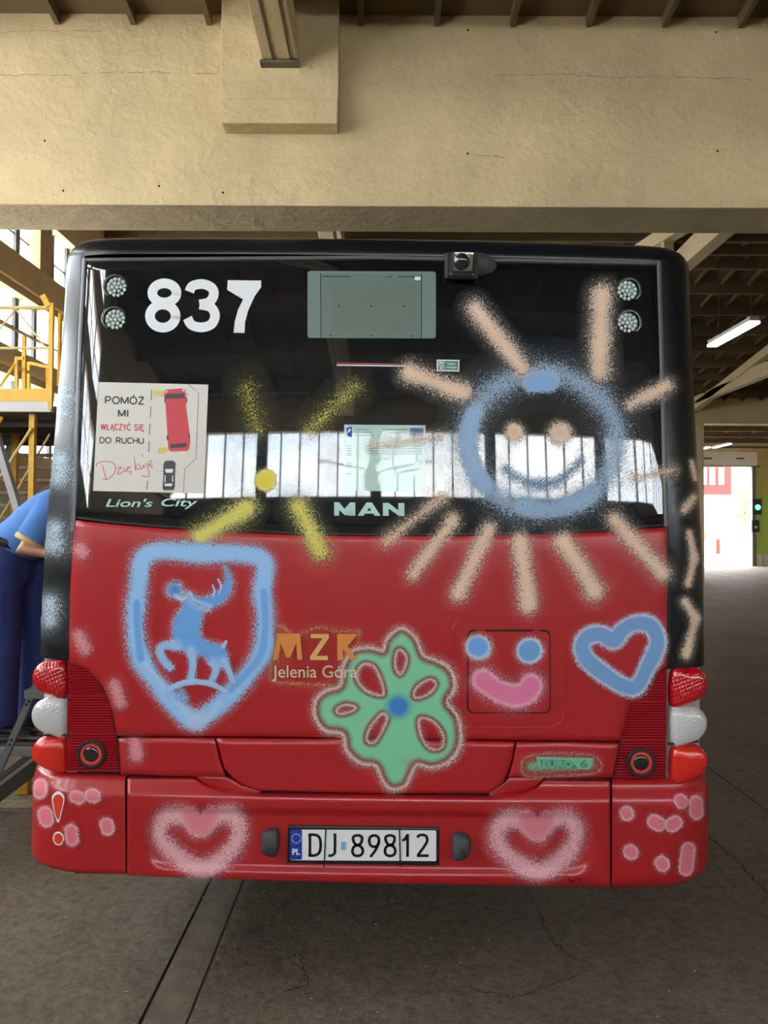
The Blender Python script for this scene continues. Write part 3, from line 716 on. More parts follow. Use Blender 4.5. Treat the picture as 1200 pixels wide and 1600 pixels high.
def ring_on(name, cx, cy, r0, r1, m, off, parent, surf=S, dome=0.0, n=36, depth=0.012):
    """annulus (or disc with r0=0) standing proud of a skin by -off, with a side wall"""
    u, v = P1(cx, cy, surf); R0, R1 = r0 * MPX, r1 * MPX; vs, fs = [], []; w = float(surf(u, v))
    tt = np.linspace(0, 2 * math.pi, n, endpoint=False); prof = []
    if r0 > 0: prof = [(R0, off + depth), (R0, off + 0.0006), (R0 + (R1-R0)*.25, off), (R1 - (R1-R0)*.2, off), (R1, off + 0.001), (R1, off + depth)]
    else: prof = [(R1 * k / 6, off - dome * math.sqrt(max(0, 1 - (k/6) ** 2))) for k in range(0, 7)] + [(R1, off + depth)]
    for (r, o_) in prof: vs += [(u + r * math.cos(t), w + o_, v + r * math.sin(t)) for t in tt]
    for k in range(len(prof) - 1):
        for i in range(n): a = k*n+i; b = k*n+(i+1) % n; fs.append((a, b, b+n, a+n))
    return MB().add(vs, fs).build(name, m, parent, smooth=True)
M['ringred'] = mat('red_orange_ring', sl(226, 62, 58), 0.35)
M['darklens'] = mat('smoked_lens', (0.02, 0.022, 0.022), 0.1, coat=1.0)
def ridged(parent, outer, xin, ya, yb, slope):
    """three reflector blocks of horizontal ridges between the straight inner edge xin and the traced outer curve"""
    oc = np.array(outer, float); n = 40; blocks = [(0.0, 0.305), (0.315, 0.655), (0.665, 1.0)]
    for b0, b1 in blocks:
        mb = MB(); rows = max(8, int(round((b1 - b0) * n)))
        for k in range(rows):
            fa = b0 + (b1 - b0) * k / rows; fb = b0 + (b1 - b0) * (k + 0.86) / rows
            line = []
            for f, dd in ((fa, 0.004), (fa + (fb-fa)*.25, -0.002), (fb - (fb-fa)*.25, -0.002), (fb, 0.004)):
                y = ya + (yb - ya) * f; xo = np.interp(y, oc[:, 1], oc[:, 0]); xs = np.linspace(xin(y), xo, 5)
                u, v = P(xs, np.full(5, y)); line.append(np.stack([u, S(u, v) + dd, v], 1))
            V = np.array(line); mb.add(V.reshape(-1, 3), grid_faces(4, 5))
        mb.build('reflector_block', M['ridge'], parent)
    G = coons([(xin(yb), yb), (xin(ya), ya)], [tuple(p) for p in oc[::-1]], [(xin(yb), yb), tuple(oc[-1])], [(xin(ya), ya), tuple(oc[0])], 6, 20)
    u, v = P(G[..., 0], G[..., 1]); V = np.stack([u, S(u, v) + 0.006, v], -1)
    MB().add(V.reshape(-1, 3), grid_faces(21, 7)).build('reflector_base', M['ridge'], parent)
lw = 0.05
tl = empty('tail_light'); tl.parent = bus; tag(tl, 'tail light cluster beside the exclamation mark sticker')
ridged(tl, [(108.5, 1036), (134, 1043), (158, 1072), (174, 1108), (181, 1150), (186.5, 1206)], lambda y: 106.5 - (y - 1036) * 0.015, 1036, 1206, 0)
lens('lamp_lens', [(104.5, 1037), (80, 1034), (62, 1037), (52, 1050), (52, 1066), (61, 1079), (78, 1087), (104, 1089)], M['lensred'], tl)
lens('lamp_lens', [(104.5, 1094), (78, 1091), (60, 1096), (50, 1110), (51, 1127), (61, 1141), (78, 1148), (104, 1150)], M['lenswhite'], tl)
lens('lamp_lens', [(104, 1156), (78, 1151), (60, 1155), (50, 1169), (51, 1184), (61, 1195), (78, 1203), (104, 1205)], M['lensamber'], tl)
tr = empty('tail_light'); tr.parent = bus; tag(tr, 'tail light cluster whose reflector carries the tip of the blue heart')
ridged(tr, [(1041, 1045), (1018, 1054), (998, 1073), (983, 1106), (970, 1160), (959, 1216)], lambda y: 1042.5 - (y - 1045) * 0.008, 1045, 1216, 0)
lens('lamp_lens', [(1049, 1047), (1075, 1044), (1092, 1045), (1103, 1057), (1105, 1073), (1097, 1088), (1080, 1099), (1048, 1103)], M['lensred'], tr)
lens('lamp_lens', [(1047, 1109), (1075, 1104), (1092, 1107), (1104, 1121), (1104, 1138), (1094, 1153), (1078, 1161), (1047, 1164)], M['lenswhite'], tr)
lens('lamp_lens', [(1049, 1170), (1075, 1165), (1092, 1166), (1104, 1179), (1105, 1195), (1096, 1210), (1078, 1219), (1049, 1222)], M['lensamber'], tr)
# housings behind the lenses wrap the corner
def housing(parent, s, ya, yb, xin):
    _, va = P1(xin, ya); _, vb = P1(xin, yb); uin = P1(xin, (ya + yb) / 2)[0]
    rows = []
    for v in np.linspace(vb, va, 14):
        row = [(uin, 0.055, v)]
        for t in np.linspace(0, math.pi / 2, 9): row.append((s * (CU + 0.02 + (HW - CU - 0.035) * math.sin(t)), 0.055 + 0.13 * (1 - math.cos(t)), v))
        row.append((row[-1][0], 0.5, v)); rows.append(row)
    V = np.array(rows); h = MB().add(V.reshape(-1, 3), grid_faces(V.shape[0], V.shape[1])).build('lamp_housing', M['lightplastic'], parent, smooth=True)
    return h
housing(tl, -1, 1030, 1209, 104); housing(tr, 1, 1036, 1223, 1046)
for y in (1152, ): strip_on('housing_gap', [(62, 1152.5), (104, 1153)], 3.5, M['rubber'], off=0.03, surf=PLANE(0.0), parent=tl)
strip_on('housing_gap', [(1048, 1167), (1097, 1162)], 4, M['rubber'], off=0.03, surf=PLANE(0.0), parent=tr)
strip_on('reflector_rim', [(107, 1034.5), (136, 1042), (160, 1071), (176, 1107), (183, 1150), (188.5, 1208)], 3.0, M['rubber'], off=-0.001, parent=tl)
strip_on('reflector_rim', [(1042, 1043), (1017, 1052), (996, 1071), (981, 1105), (968, 1159), (957, 1217)], 3.0, M['rubber'], off=-0.001, parent=tr)
for (cx, cy, pr) in ((143.5, 1178, tl), (1001, 1191, tr)):
    rv = ring_on('fog_lamp', cx, cy, 17, 22.5, M['rubber'], -0.010, pr)
    ring_on('ring', cx, cy, 12, 17.2, M['ringred'], -0.008, rv); ring_on('lens', cx, cy, 0, 12.3, M['darklens'], -0.006, rv, dome=0.006)

# ---- round LED lamps behind the glass corners
M['ledbase'] = mat('led_reflector', sl(92, 104, 98), 0.3, metal=0.3)
M['led'] = mat('led_dome', sl(196, 214, 204), 0.12, coat=1.0)
dm = MB().sphere((0, 0, 0), (0.0075, 0.005, 0.0075), 8, 5).mesh('led_dome_mesh'); dm.materials.append(M['led']); dm.polygons.foreach_set('use_smooth', [True] * len(dm.polygons))
M['ledring'] = mat('led_dark_ring', (0.03, 0.036, 0.035), 0.25, coat=0.8)
for k, (cx, cy, dx) in enumerate(((180, 447, 3), (178, 497.5, 3), (983, 452.5, -3), (983.5, 502.5, -3))):
    lo = ring_on('brake_lamp', cx, cy, 16, 20.5, M['ledring'], -0.0012, bus, depth=0.002)
    ring_on('reflector', cx + dx, cy + 2, 0, 16.5, M['ledbase'], -0.0006, lo, depth=0.001)
    uc, vc = P1(cx + dx, cy + 2); wc = float(S(uc, vc))
    spots = [(0, 0)] + [(0.0165 * math.cos(t), 0.0165 * math.sin(t)) for t in np.linspace(0, 2*math.pi, 6, endpoint=False)] + [(0.031 * math.cos(t + .2), 0.031 * math.sin(t + .2)) for t in np.linspace(0, 2*math.pi, 12, endpoint=False)]
    for (a, b) in spots:
        d_ = bpy.data.objects.new('led', dm); C.objects.link(d_); d_.parent = lo; d_.location = (uc + a, wc - 0.001, vc + b)

# ---- flat things on the skin --------------------------------------------------
def flat(name, pxpts, m, off, parent=None, surf=S, smooth_curve=0, sub=True):
    """filled outline lying on a skin; triangulated, then mapped to the skin"""
    q = catmull(pxpts, smooth_curve, True) if smooth_curve else np.array(pxpts, float)
    bm = bmesh.new(); vs = [bm.verts.new((x, y, 0)) for x, y in q]
    try: bm.faces.new(vs)
    except Exception: pass
    bmesh.ops.triangulate(bm, faces=bm.faces[:])
    x0, y0 = q.min(0); x1, y1 = q.max(0)
    if sub and max(x1 - x0, y1 - y0) > 60:
        for _ in range(2): bmesh.ops.subdivide_edges(bm, edges=bm.edges[:], cuts=1)
    co = np.array([v.co[:2] for v in bm.verts]); u, v = P(co[:, 0], co[:, 1], surf); w = surf(u, v) + off
    for i, b in enumerate(bm.verts): b.co = (u[i], w[i], v[i])
    me = bpy.data.meshes.new(name); bm.to_mesh(me); bm.free(); return link(name, me, m, parent or bus)
def rr(x0, y0, x1, y1, r, n=6, skew=0.0):
    out = []
    for cx, cy, a in ((x1-r, y0+r, -90), (x1-r, y1-r, 0), (x0+r, y1-r, 90), (x0+r, y0+r, 180)):
        for k in range(n + 1): t = math.radians(a + 90 * k / n); out.append((cx + r * math.cos(t), cy + r * math.sin(t)))
    return [(x, y + skew * (x - x0)) for x, y in out]
def ribbon(name, strokes, wpx, m, off, parent=None, surf=S, curve=4):
    mb = MB()
    for st in strokes:
        c = catmull(st, curve) if len(st) > 2 and curve else np.array(st, float)
        d = np.gradient(c, axis=0); d /= np.linalg.norm(d, axis=1)[:, None] + 1e-9; nn = np.stack([-d[:, 1], d[:, 0]], 1) * wpx / 2
        q = np.concatenate([c - nn, c + nn]); u, v = P(q[:, 0], q[:, 1], surf); V = np.stack([u, surf(u, v) + off, v], 1)
        k = len(c); mb.add(V, [(i, i+1, k+i+1, k+i) for i in range(k - 1)])
    return mb.build(name, m, parent or bus)
def text(name, body, box, m, off, parent=None, surf=S, bold=0.0, shear=0.0, skew=0.0, slant=0.0):
    c = bpy.data.curves.new('t', 'FONT'); c.body = body; c.size = 1; c.offset = bold; c.shear = shear; c.resolution_u = 5
    o = bpy.data.objects.new('t', c); C.objects.link(o); bpy.context.view_layer.update()
    me = bpy.data.meshes.new_from_object(o.evaluated_get(bpy.context.evaluated_depsgraph_get()))
    bpy.data.objects.remove(o); bpy.data.curves.remove(c)
    n = len(me.vertices); co = np.zeros(n * 3); me.vertices.foreach_get('co', co); co = co.reshape(-1, 3)
    mn, mx_ = co.min(0), co.max(0); f = (co - mn) / np.maximum(mx_ - mn, 1e-6); x0, y0, x1, y1 = box
    px = x0 + f[:, 0] * (x1 - x0); py = y1 - f[:, 1] * (y1 - y0)
    px = px + slant * (py - y1); py = py + skew * (px - x0)
    u, v = P(px, py, surf); out = np.stack([u, surf(u, v) + off, v], 1)
    me.vertices.foreach_set('co', out.reshape(-1)); me.materials.clear(); me.update()
    return link(name, me, m, parent or bus)

# fleet number: drawn as heavy outlines
def ring_shape(cx, cy, rx, ry, n=28): return [(cx + rx * math.cos(t), cy + ry * math.sin(t)) for t in np.linspace(0, 2*math.pi, n, endpoint=False)]
fn = empty('fleet_number'); fn.parent = bus; tag(fn, 'large white fleet number 837')
def closed(r): return list(r) + [r[0], r[1]]
ribbon('digit', [closed(ring_shape(257, 457.8, 18.8, 15)), closed(ring_shape(254.5, 494, 20, 18))], 15, M['white'], -0.0012, fn)
ribbon('digit', [[(296, 456), (301, 447), (317, 444), (331, 450), (334, 461), (327, 472), (312, 476)], [(312, 476), (329, 480), (336, 492), (331, 506), (316, 511.5), (300, 508), (293, 497)]], 15, M['white'], -0.0012, fn, curve=6)
flat('digit', [(356, 438), (408, 438.5), (408, 449), (398, 463), (388, 485), (383, 503), (382, 520.5), (365, 520), (367, 502), (372, 484), (380, 468), (390, 453.5), (355, 453)], M['white'], -0.0012, fn)
# destination display behind the glass
M['disp'] = mat('display_frame', sl(104, 122, 116), 0.35, coat=0.8)
M['dispside'] = mat('display_side', sl(114, 134, 128), 0.4, coat=0.8)
def dots_material():
    m, t, b = _new('led_dot_matrix')
    tcn = t.nodes.new('ShaderNodeTexCoord'); mp_ = t.nodes.new('ShaderNodeMapping'); mp_.inputs['Scale'].default_value = (140, 0.0, 140)
    vo = t.nodes.new('ShaderNodeTexVoronoi'); vo.inputs['Randomness'].default_value = 0.0; vo.inputs['Scale'].default_value = 1.0
    t.links.new(tcn.outputs['Object'], mp_.inputs['Vector']); t.links.new(mp_.outputs[0], vo.inputs['Vector'])
    r = t.nodes.new('ShaderNodeValToRGB'); r.color_ramp.elements[0].position = 0.2; r.color_ramp.elements[1].position = 0.42
    r.color_ramp.elements[0].color = sl(122, 136, 122); r.color_ramp.elements[1].color = sl(92, 110, 98)
    t.links.new(vo.outputs['Distance'], r.inputs[0]); t.links.new(r.outputs[0], b.inputs['Base Color'])
    b.inputs['Roughness'].default_value = 0.4; b.inputs['Coat Weight'].default_value = 0.8; return m
M['dots'] = dots_material()
ds = flat('destination_display', rr(480.5, 423.5, 681, 528, 4, skew=0.004), M['dispside'], -0.0006); tag(ds, 'grey green destination display, switched off')
flat('display_frame', rr(501, 427.5, 659, 527, 1.5, skew=0.004), M['disp'], -0.0010, ds)
flat('dot_matrix', rr(517, 440, 648, 518, 1, skew=0.004), M['dots'], -0.0014, ds)
ribbon('frame_line', [[(501, 427), (501.5, 527.5)], [(658.5, 428), (658.5, 528)], [(504, 432), (656, 432.6)]], 1.4, M['rubber'], -0.0016, ds, curve=0)
flat('label_sticker', rr(648, 432.5, 657, 438, .5), M['white'], -0.0018, ds)
for (x, y) in ((530, 478), (580, 478.5), (631, 479), (517, 524), (580, 524), (643, 525)): flat('screw', ring_shape(x, y, 1.4, 1.4, 8), M['rubber'], -0.0018, ds)
# high brake light strip
bl = ribbon('high_brake_light', [[(526, 568), (652, 570.5)]], 3.6, mat('dull_red_strip', sl(150, 34, 40), 0.3), -0.0008, curve=0)
ribbon('strip_edge', [[(526, 570.6), (634, 572)]], 1.8, M['white'], -0.0010, bl, curve=0)
# exit sticker
M['exitgreen'] = mat('exit_green', sl(58, 128, 96), 0.4)
ex = flat('exit_sticker', [(682.5, 562), (718, 562.5), (717.5, 580.5), (682.5, 580)], M['white'], -0.0008); tag(ex, 'small green emergency exit sticker')
flat('sign_field', [(694, 564), (716, 564.4), (715.7, 578.6), (694, 578.2)], M['exitgreen'], -0.0011, ex)
flat('door_field', [(684.5, 564), (693, 564), (693, 578.2), (684.5, 578)], M['exitgreen'], -0.0011, ex)
flat('door_gap', [(686.5, 565.5), (691.5, 565.5), (691.5, 577), (686.5, 577)], M['white'], -0.0013, ex)
ribbon('running_figure', [[(689.6, 567), (689, 571), (691, 576.5)], [(689, 571), (687, 574), (687, 577)], [(687.3, 569), (691.4, 570)]], 1.3, M['exitgreen'], -0.0015, ex, curve=2)
text('lettering', 'Wyjście', (698.5, 566.6, 712, 571), M['white'], -0.0014, ex, bold=0.01); text('lettering', 'awaryjne', (697, 572, 713.5, 576.8), M['white'], -0.0014, ex, bold=0.01)

# request sticker
st = flat('request_sticker', [(154, 597), (325.5, 601), (318.5, 771), (145.5, 767)], M['paper'], -0.0008); tag(st, 'square off white sticker with bus diagram and Polish request')
SO = -0.0013
GLY = {'P': [[(0, 1), (0, 0)], [(0, 0), (.6, 0), (.9, .12), (.9, .42), (.6, .54), (0, .54)]], 'O': [[(.5, 0), (.15, .12), (0, .5), (.15, .88), (.5, 1), (.85, .88), (1, .5), (.85, .12), (.5, 0)]],
 'M': [[(0, 1), (0, 0)], [(0, 0), (.5, .95)], [(.5, .95), (1, 0)], [(1, 0), (1, 1)]], 'Z': [[(0, 0), (1, 0)], [(1, 0), (0, 1)], [(0, 1), (1, 1)]], 'I': [[(.5, 0), (.5, 1)]],
 'W': [[(0, 0), (.25, 1)], [(.25, 1), (.5, .05)], [(.5, .05), (.75, 1)], [(.75, 1), (1, 0)]], 'L': [[(.1, 0), (.1, 1)], [(.1, 1), (.9, 1)]], 'A': [[(0, 1), (.5, 0)], [(.5, 0), (1, 1)], [(.18, .65), (.82, .65)]],
 'C': [[(.95, .22), (.75, .03), (.45, 0), (.12, .15), (0, .5), (.12, .85), (.45, 1), (.75, .97), (.95, .78)]], 'Y': [[(0, 0), (.5, .5)], [(1, 0), (.5, .5)], [(.5, .5), (.5, 1)]],
 'S': [[(.9, .2), (.7, .02), (.3, 0), (.08, .2), (.2, .42), (.75, .56), (.95, .78), (.75, .98), (.3, 1), (.05, .8)]], 'E': [[(.08, 0), (.08, 1)], [(0, 0), (.9, 0)], [(.08, .48), (.8, .48)], [(0, 1), (.95, 1)]],
 'D': [[(0, 0), (0, 1)], [(0, 0), (.5, 0), (.88, .15), (1, .5), (.88, .85), (.5, 1), (0, 1)]], 'R': [[(0, 1), (0, 0)], [(0, 0), (.6, 0), (.9, .12), (.9, .4), (.6, .52), (0, .52)], [(.5, .52), (.98, 1)]],
 'U': [[(0, 0), (0, .65), (.15, .92), (.5, 1), (.85, .92), (1, .65), (1, 0)]], 'H': [[(0, 0), (0, 1)], [(1, 0), (1, 1)], [(0, .48), (1, .48)]], 'K': [[(0, 0), (0, 1)], [(1, 0), (0, .6)], [(.35, .4), (1, 1)]]}
ACC = {'Ó': ('O', [(.45, -.14), (.65, -.32)]), 'Ż': ('Z', [(.42, -.2), (.58, -.2)]), 'Ł': ('L', [(-.12, .65), (.5, .38)]), 'Ą': ('A', [(.92, 1), (.85, 1.2), (1.05, 1.26)]), 'Ć': ('C', [(.45, -.14), (.65, -.32)]), 'Ę': ('E', [(.85, 1), (.75, 1.2), (.98, 1.26)])}
WID = {'I': .3, 'M': 1.15, 'W': 1.3, 'O': 1.1, 'Ó': 1.1}
def letters(name, body, box, wpx, m, off, parent, surf=S, skew=0.0):
    x0, y0, x1, y1 = box; ws = [0.55 if c == ' ' else WID.get(c, 0.9) for c in body]; sp_ = 0.32; tot = sum(ws) + sp_ * (len(ws) - 1); k = (x1 - x0) / tot; x = x0; out = []
    for c, w_ in zip(body, ws):
        if c != ' ':
            base, extra = ACC.get(c, (c, None)); strokes = GLY[base] + ([extra] if extra else [])
            for st_ in strokes: out.append([(x + p * w_ * k, y0 + q * (y1 - y0) + skew * (x - x0)) for p, q in st_])
        x += (w_ + sp_) * k
    short = [s_ for s_ in out if len(s_) <= 3]; long_ = [s_ for s_ in out if len(s_) > 3]
    o = ribbon(name, short + long_, wpx, m, off, parent, surf, curve=3); return o
letters('lettering', 'POMÓŻ', (165, 620, 225, 630.5), 2.3, M['ink'], SO, st, skew=0.018)
letters('lettering', 'MI', (185.5, 640.5, 201, 651), 2.4, M['ink'], SO, st, skew=0.018)
letters('lettering', 'WŁĄCZYĆ SIĘ', (158, 662.5, 225, 671.5), 1.6, M['inkred'], SO, st, skew=0.018)
letters('lettering', 'DO RUCHU', (156.5, 683.5, 224, 692), 1.8, M['ink'], SO, st, skew=0.018)
def zz(pts): return [(140 + x / 6.0, 585 + y / 6.0) for x, y in pts]     # read off an enlarged view of the sticker
hand = [zz([(120, 850), (135, 910), (160, 985)]), zz([(70, 865), (65, 850), (90, 825), (150, 815), (210, 825), (242, 865), (235, 920), (190, 970), (155, 988), (125, 975)]),
        zz([(255, 880), (300, 868), (275, 900), (265, 935), (305, 915)]), zz([(325, 870), (318, 895), (325, 915), (345, 895)]), zz([(318, 835), (322, 830)]),
        zz([(350, 890), (378, 880), (380, 868), (362, 868), (350, 890), (362, 915), (395, 905)]), zz([(385, 915), (388, 940)]),
        zz([(420, 775), (425, 840), (432, 905)]), zz([(470, 835), (430, 870), (455, 890), (475, 880)]), zz([(475, 850), (478, 880), (495, 880), (508, 850), (515, 880)]),
        zz([(530, 830), (545, 870), (560, 940), (545, 960), (510, 955), (490, 950)]), zz([(495, 775), (492, 748)]),
        zz([(550, 850), (580, 838), (580, 812), (558, 815), (555, 845), (570, 865), (592, 850)]), zz([(585, 865), (588, 888)])]
ribbon('handwriting', hand, 1.1, M['inkred'], SO, st, curve=5)
for a, b in (((583, 140), (578, 240)), ((575, 300), (570, 405)), ((567, 462), (562, 566)), ((560, 626), (555, 730)), ((543, 998), (537, 1082))): ribbon('lane_dash', [zz([a, b])], 1.2, M['ink'], SO, st, curve=0)
ribbon('kerb_line', [zz([(925, 93), (1023, 180), (997, 790), (893, 885), (880, 1113)])], 0.8, M['ink'], SO, st, curve=0)
db = flat('bus_drawing', zz([(700, 165), (715, 142), (870, 132), (900, 145), (905, 215), (912, 240), (905, 300), (940, 560), (945, 640), (935, 700), (915, 718), (760, 724), (740, 700), (735, 640), (712, 270), (700, 240)]), M['inkred'], SO, st)
flat('drawn_screen', zz([(705, 200), (740, 182), (890, 178), (893, 222), (715, 232)]), M['ink'], SO - .0004, db); flat('drawn_screen', zz([(758, 655), (912, 642), (912, 680), (760, 692)]), M['ink'], SO - .0004, db)
for q in ([(702, 222), (712, 222), (716, 272), (704, 268)], [(905, 210), (914, 212), (917, 262), (908, 262)], [(722, 572), (738, 570), (742, 622), (726, 618)], [(926, 556), (938, 556), (942, 602), (932, 602)]): flat('drawn_wheel', zz(q), M['ink'], SO - .0003, db)
ribbon('drawn_mirror', [zz([(668, 200), (705, 196)]), zz([(905, 186), (936, 183)])], 0.7, M['ink'], SO, db, curve=0)
for q in ([(706, 176), (722, 152), (738, 152), (712, 178)], [(862, 142), (885, 142), (896, 166), (884, 164)]): flat('drawn_lamp', zz(q), M['white'], SO - .0004, db)
for q in ([(600, 150), (640, 148), (696, 160), (696, 186), (650, 205), (600, 204)], [(645, 684), (700, 680), (748, 700), (745, 712), (700, 742), (645, 744)]): flat('drawn_signal', zz(q), M['inkyel'], SO, db)
dc = flat('car_drawing', zz([(692, 840), (712, 810), (785, 808), (808, 832), (804, 900), (800, 1050), (790, 1084), (700, 1086), (684, 1070), (692, 960)]), M['ink'], SO, st)
for q in ([(708, 888), (786, 886), (778, 922), (716, 922)], [(702, 1026), (778, 1022), (770, 1048), (708, 1048)], [(706, 940), (714, 955), (712, 1010), (702, 1012)], [(780, 940), (774, 955), (776, 1005), (786, 1008)]): flat('drawn_window', zz(q), M['white'], SO - .0004, dc)
ribbon('drawn_mirror', [zz([(670, 908), (688, 908)]), zz([(808, 912), (826, 912)])], 0.6, M['ink'], SO, dc, curve=0)

# lettering on the glass
text('model_lettering', "Lion's", (165, 779, 239, 792), M['mint'], -0.0010, bold=0.014, shear=0.25, skew=0.006)
text('model_lettering', "City", (252, 778.5, 309, 795), M['mint'], -0.0010, bold=0.014, shear=0.25, skew=0.006)
def zm(pts): return [(520 + x / 6.667, 640 + y / 6.667) for x, y in pts]
mk = flat('maker_letter', zm([(14, 1105), (14, 965), (66, 965), (122, 1035), (180, 967), (234, 967), (234, 1105), (180, 1105), (180, 1045), (122, 1098), (66, 1043), (66, 1105)]), M['mint'], -0.0010); tag(mk, 'mint green maker lettering')
flat('maker_letter', zm([(258, 1106), (350, 968), (408, 968), (498, 1106), (438, 1106), (420, 1083), (335, 1083), (318, 1106)]), M['mint'], -0.0010)
flat('letter_counter', zm([(357, 1054), (380, 1020), (400, 1054)]), M['glass'], -0.0013)
flat('maker_letter', zm([(522, 1106), (522, 972), (582, 972), (682, 1050), (682, 973), (746, 973), (746, 1108), (690, 1108), (582, 1030), (582, 1106)]), M['mint'], -0.0010)
# funding poster
M['poster'] = mat('pale_green_poster', sl(176, 208, 196), 0.3, coat=0.9, coatr=0.02)
M['postertext'] = mat('poster_print', sl(88, 120, 122), 0.4, coat=0.8)
po = flat('funding_poster', [(538, 663.5), (665, 664.5), (665, 768), (537, 767)], M['poster'], -0.0005); tag(po, 'pale green funding notice behind the rear glass')
flat('logo', zm([(140, 190), (200, 175), (200, 290), (150, 275)]), M['eublue'], -0.0009, po); flat('logo_star', zm([(165, 205), (190, 200), (180, 225), (150, 250)]), M['white'], -0.0011, po)
flat('flag', zm([(806, 192), (944, 194), (944, 282), (806, 280)]), mat('flag_blue', sl(60, 80, 140), 0.4, coat=0.8), -0.0009, po)
text('lettering', 'Fundusze', zm([(232, 195)])[0] + zm([(375, 216)])[0], M['postertext'], -0.0009, po, bold=0.012); text('lettering', 'Europejskie', zm([(232, 226)])[0] + zm([(412, 250)])[0], M['postertext'], -0.0009, po, bold=0.012)
text('lettering', 'Unia Europejska', zm([(525, 195)])[0] + zm([(775, 222)])[0], M['postertext'], -0.0009, po, bold=0.012)
ribbon('small_print', [zm([(232, 268), (430, 270)]), zm([(580, 243), (775, 245)])] + [zm([(340, y), (935, y + 4)]) for y in (378, 404, 432, 456)] + [zm([(145, y), (196, y)]) for y in (380, 405, 430, 455, 475, 555, 575, 600, 668)], 0.9, M['postertext'], -0.0008, po, curve=0)

# town transport lettering on the hatch
M['cream'] = mat('cream_orange_lettering', sl(232, 176, 104), 0.45)
M['cream2'] = mat('pale_lettering', sl(226, 206, 176), 0.45)
M['orangeink'] = mat('orange_lettering', sl(226, 140, 62), 0.45)
def zk(pts): return [(180 + x / 3.0, 800 + y / 3.0) for x, y in pts]
for q_, m_ in (([(742, 690), (762, 568), (790, 568), (815, 640), (848, 568), (868, 568), (878, 690), (855, 690), (850, 612), (822, 680), (804, 680), (777, 612), (766, 690)], 'orangeink'),
               ([(918, 570), (1002, 570), (1002, 590), (945, 672), (998, 672), (998, 692), (915, 692), (915, 675), (972, 590), (918, 590)], 'cream'),
               ([(1042, 570), (1068, 570), (1068, 622), (1105, 570), (1135, 570), (1090, 628), (1138, 692), (1105, 692), (1068, 640), (1068, 692), (1042, 692)], 'orangeink')):
    flat('operator_lettering', zk(q_), M[m_], -0.0092)
text('operator_lettering', 'Jelenia Góra', (426, 1039, 558, 1064), M['cream2'], -0.0092, bold=0.004)

# filler flap with its pressed frame
fu = flat('filler_flap', rr(732, 986.5, 858, 1112.5, 9), M['red'], -0.0052); tag(fu, 'square filler flap with sprayed smiling face')
flat('flap_gap', rr(729.5, 983.5, 860, 1114.5, 10), M['dark'], -0.0030, fu)
strip_on('pressed_frame', rr(707.5, 963, 882.5, 1136.5, 26) + [rr(707.5, 963, 882.5, 1136.5, 26)[0]], 2.4, M['red'], off=-0.0042, thick=0.004, n=140, parent=fu)
flat('finger_notch', [(842, 1050), (850, 1042), (857.5, 1039), (857.5, 1056), (850, 1056)], M['red'], -0.0058, fu, smooth_curve=4)
for x in (752, 838): flat('hinge', rr(x - 6, 984.3, x + 6, 986.2, .5), M['red'], -0.0056, fu)

# emission badge
M['badge'] = mat('green_badge', sl(120, 196, 160), 0.4); M['badgedark'] = mat('dull_green_badge', sl(84, 138, 116), 0.45)
eu = flat('emission_badge', [(837, 1181), (927, 1183.5), (921, 1201), (846, 1199.5), (841, 1196)], M['badge'], -0.0094); tag(eu, 'green EURO 6 badge')
flat('badge_field', [(842, 1186), (892, 1187), (902, 1200), (846, 1199)], M['badgedark'], -0.0099, eu)
text('lettering', 'EURO', (847, 1187.2, 894, 1198.4), M['badge'], -0.0104, eu, bold=0.03); text('lettering', '6', (905, 1186, 917, 1198.4), M['badgedark'], -0.0100, eu, bold=0.03)

# number plate
pw = -0.024
PL = lambda u, v: SB(np.zeros(np.shape(u)), np.full(np.shape(v), 0.60)) - 0.008      # flat plate standing just off the bumper
npz = empty('number_plate'); npz.parent = bus; tag(npz, 'white number plate reading DJ 89812 in a black holder')
wpl = float(PL(0.0, 0.6))
ua, va = P1(449.5, 1290, PL); ub, vb2 = P1(686, 1353, PL)
hold = MB().box((ua, wpl, vb2), (ub, wpl + 0.03, va)).build('plate_holder', M['blackplate'], npz, bevel=0.006)
plate = flat('plate_face', rr(453.5, 1295.5, 681.5, 1343.5, 2.5, skew=0.006), M['plate'], -0.003, npz, surf=PL)
flat('country_band', rr(453.5, 1295.5, 472, 1342.5, 2.0, skew=0.006), M['eublue'], -0.0034, npz, surf=PL)
M['starw'] = mat('star_white', sl(230, 230, 200), 0.5)
for t in np.linspace(0, 2 * math.pi, 12, endpoint=False): flat('star', ring_shape(463.2 + 7 * math.cos(t), 1309.5 + 7 * math.sin(t), 1.1, 1.1, 6), M['starw'], -0.0038, npz, surf=PL)
text('country_code', 'PL', (456.8, 1325.5, 468.8, 1335), M['white'], -0.0038, npz, surf=PL, bold=0.03)
def zp(pts): return [(440 + x / 4.615, 1280 + y / 4.615) for x, y in pts]
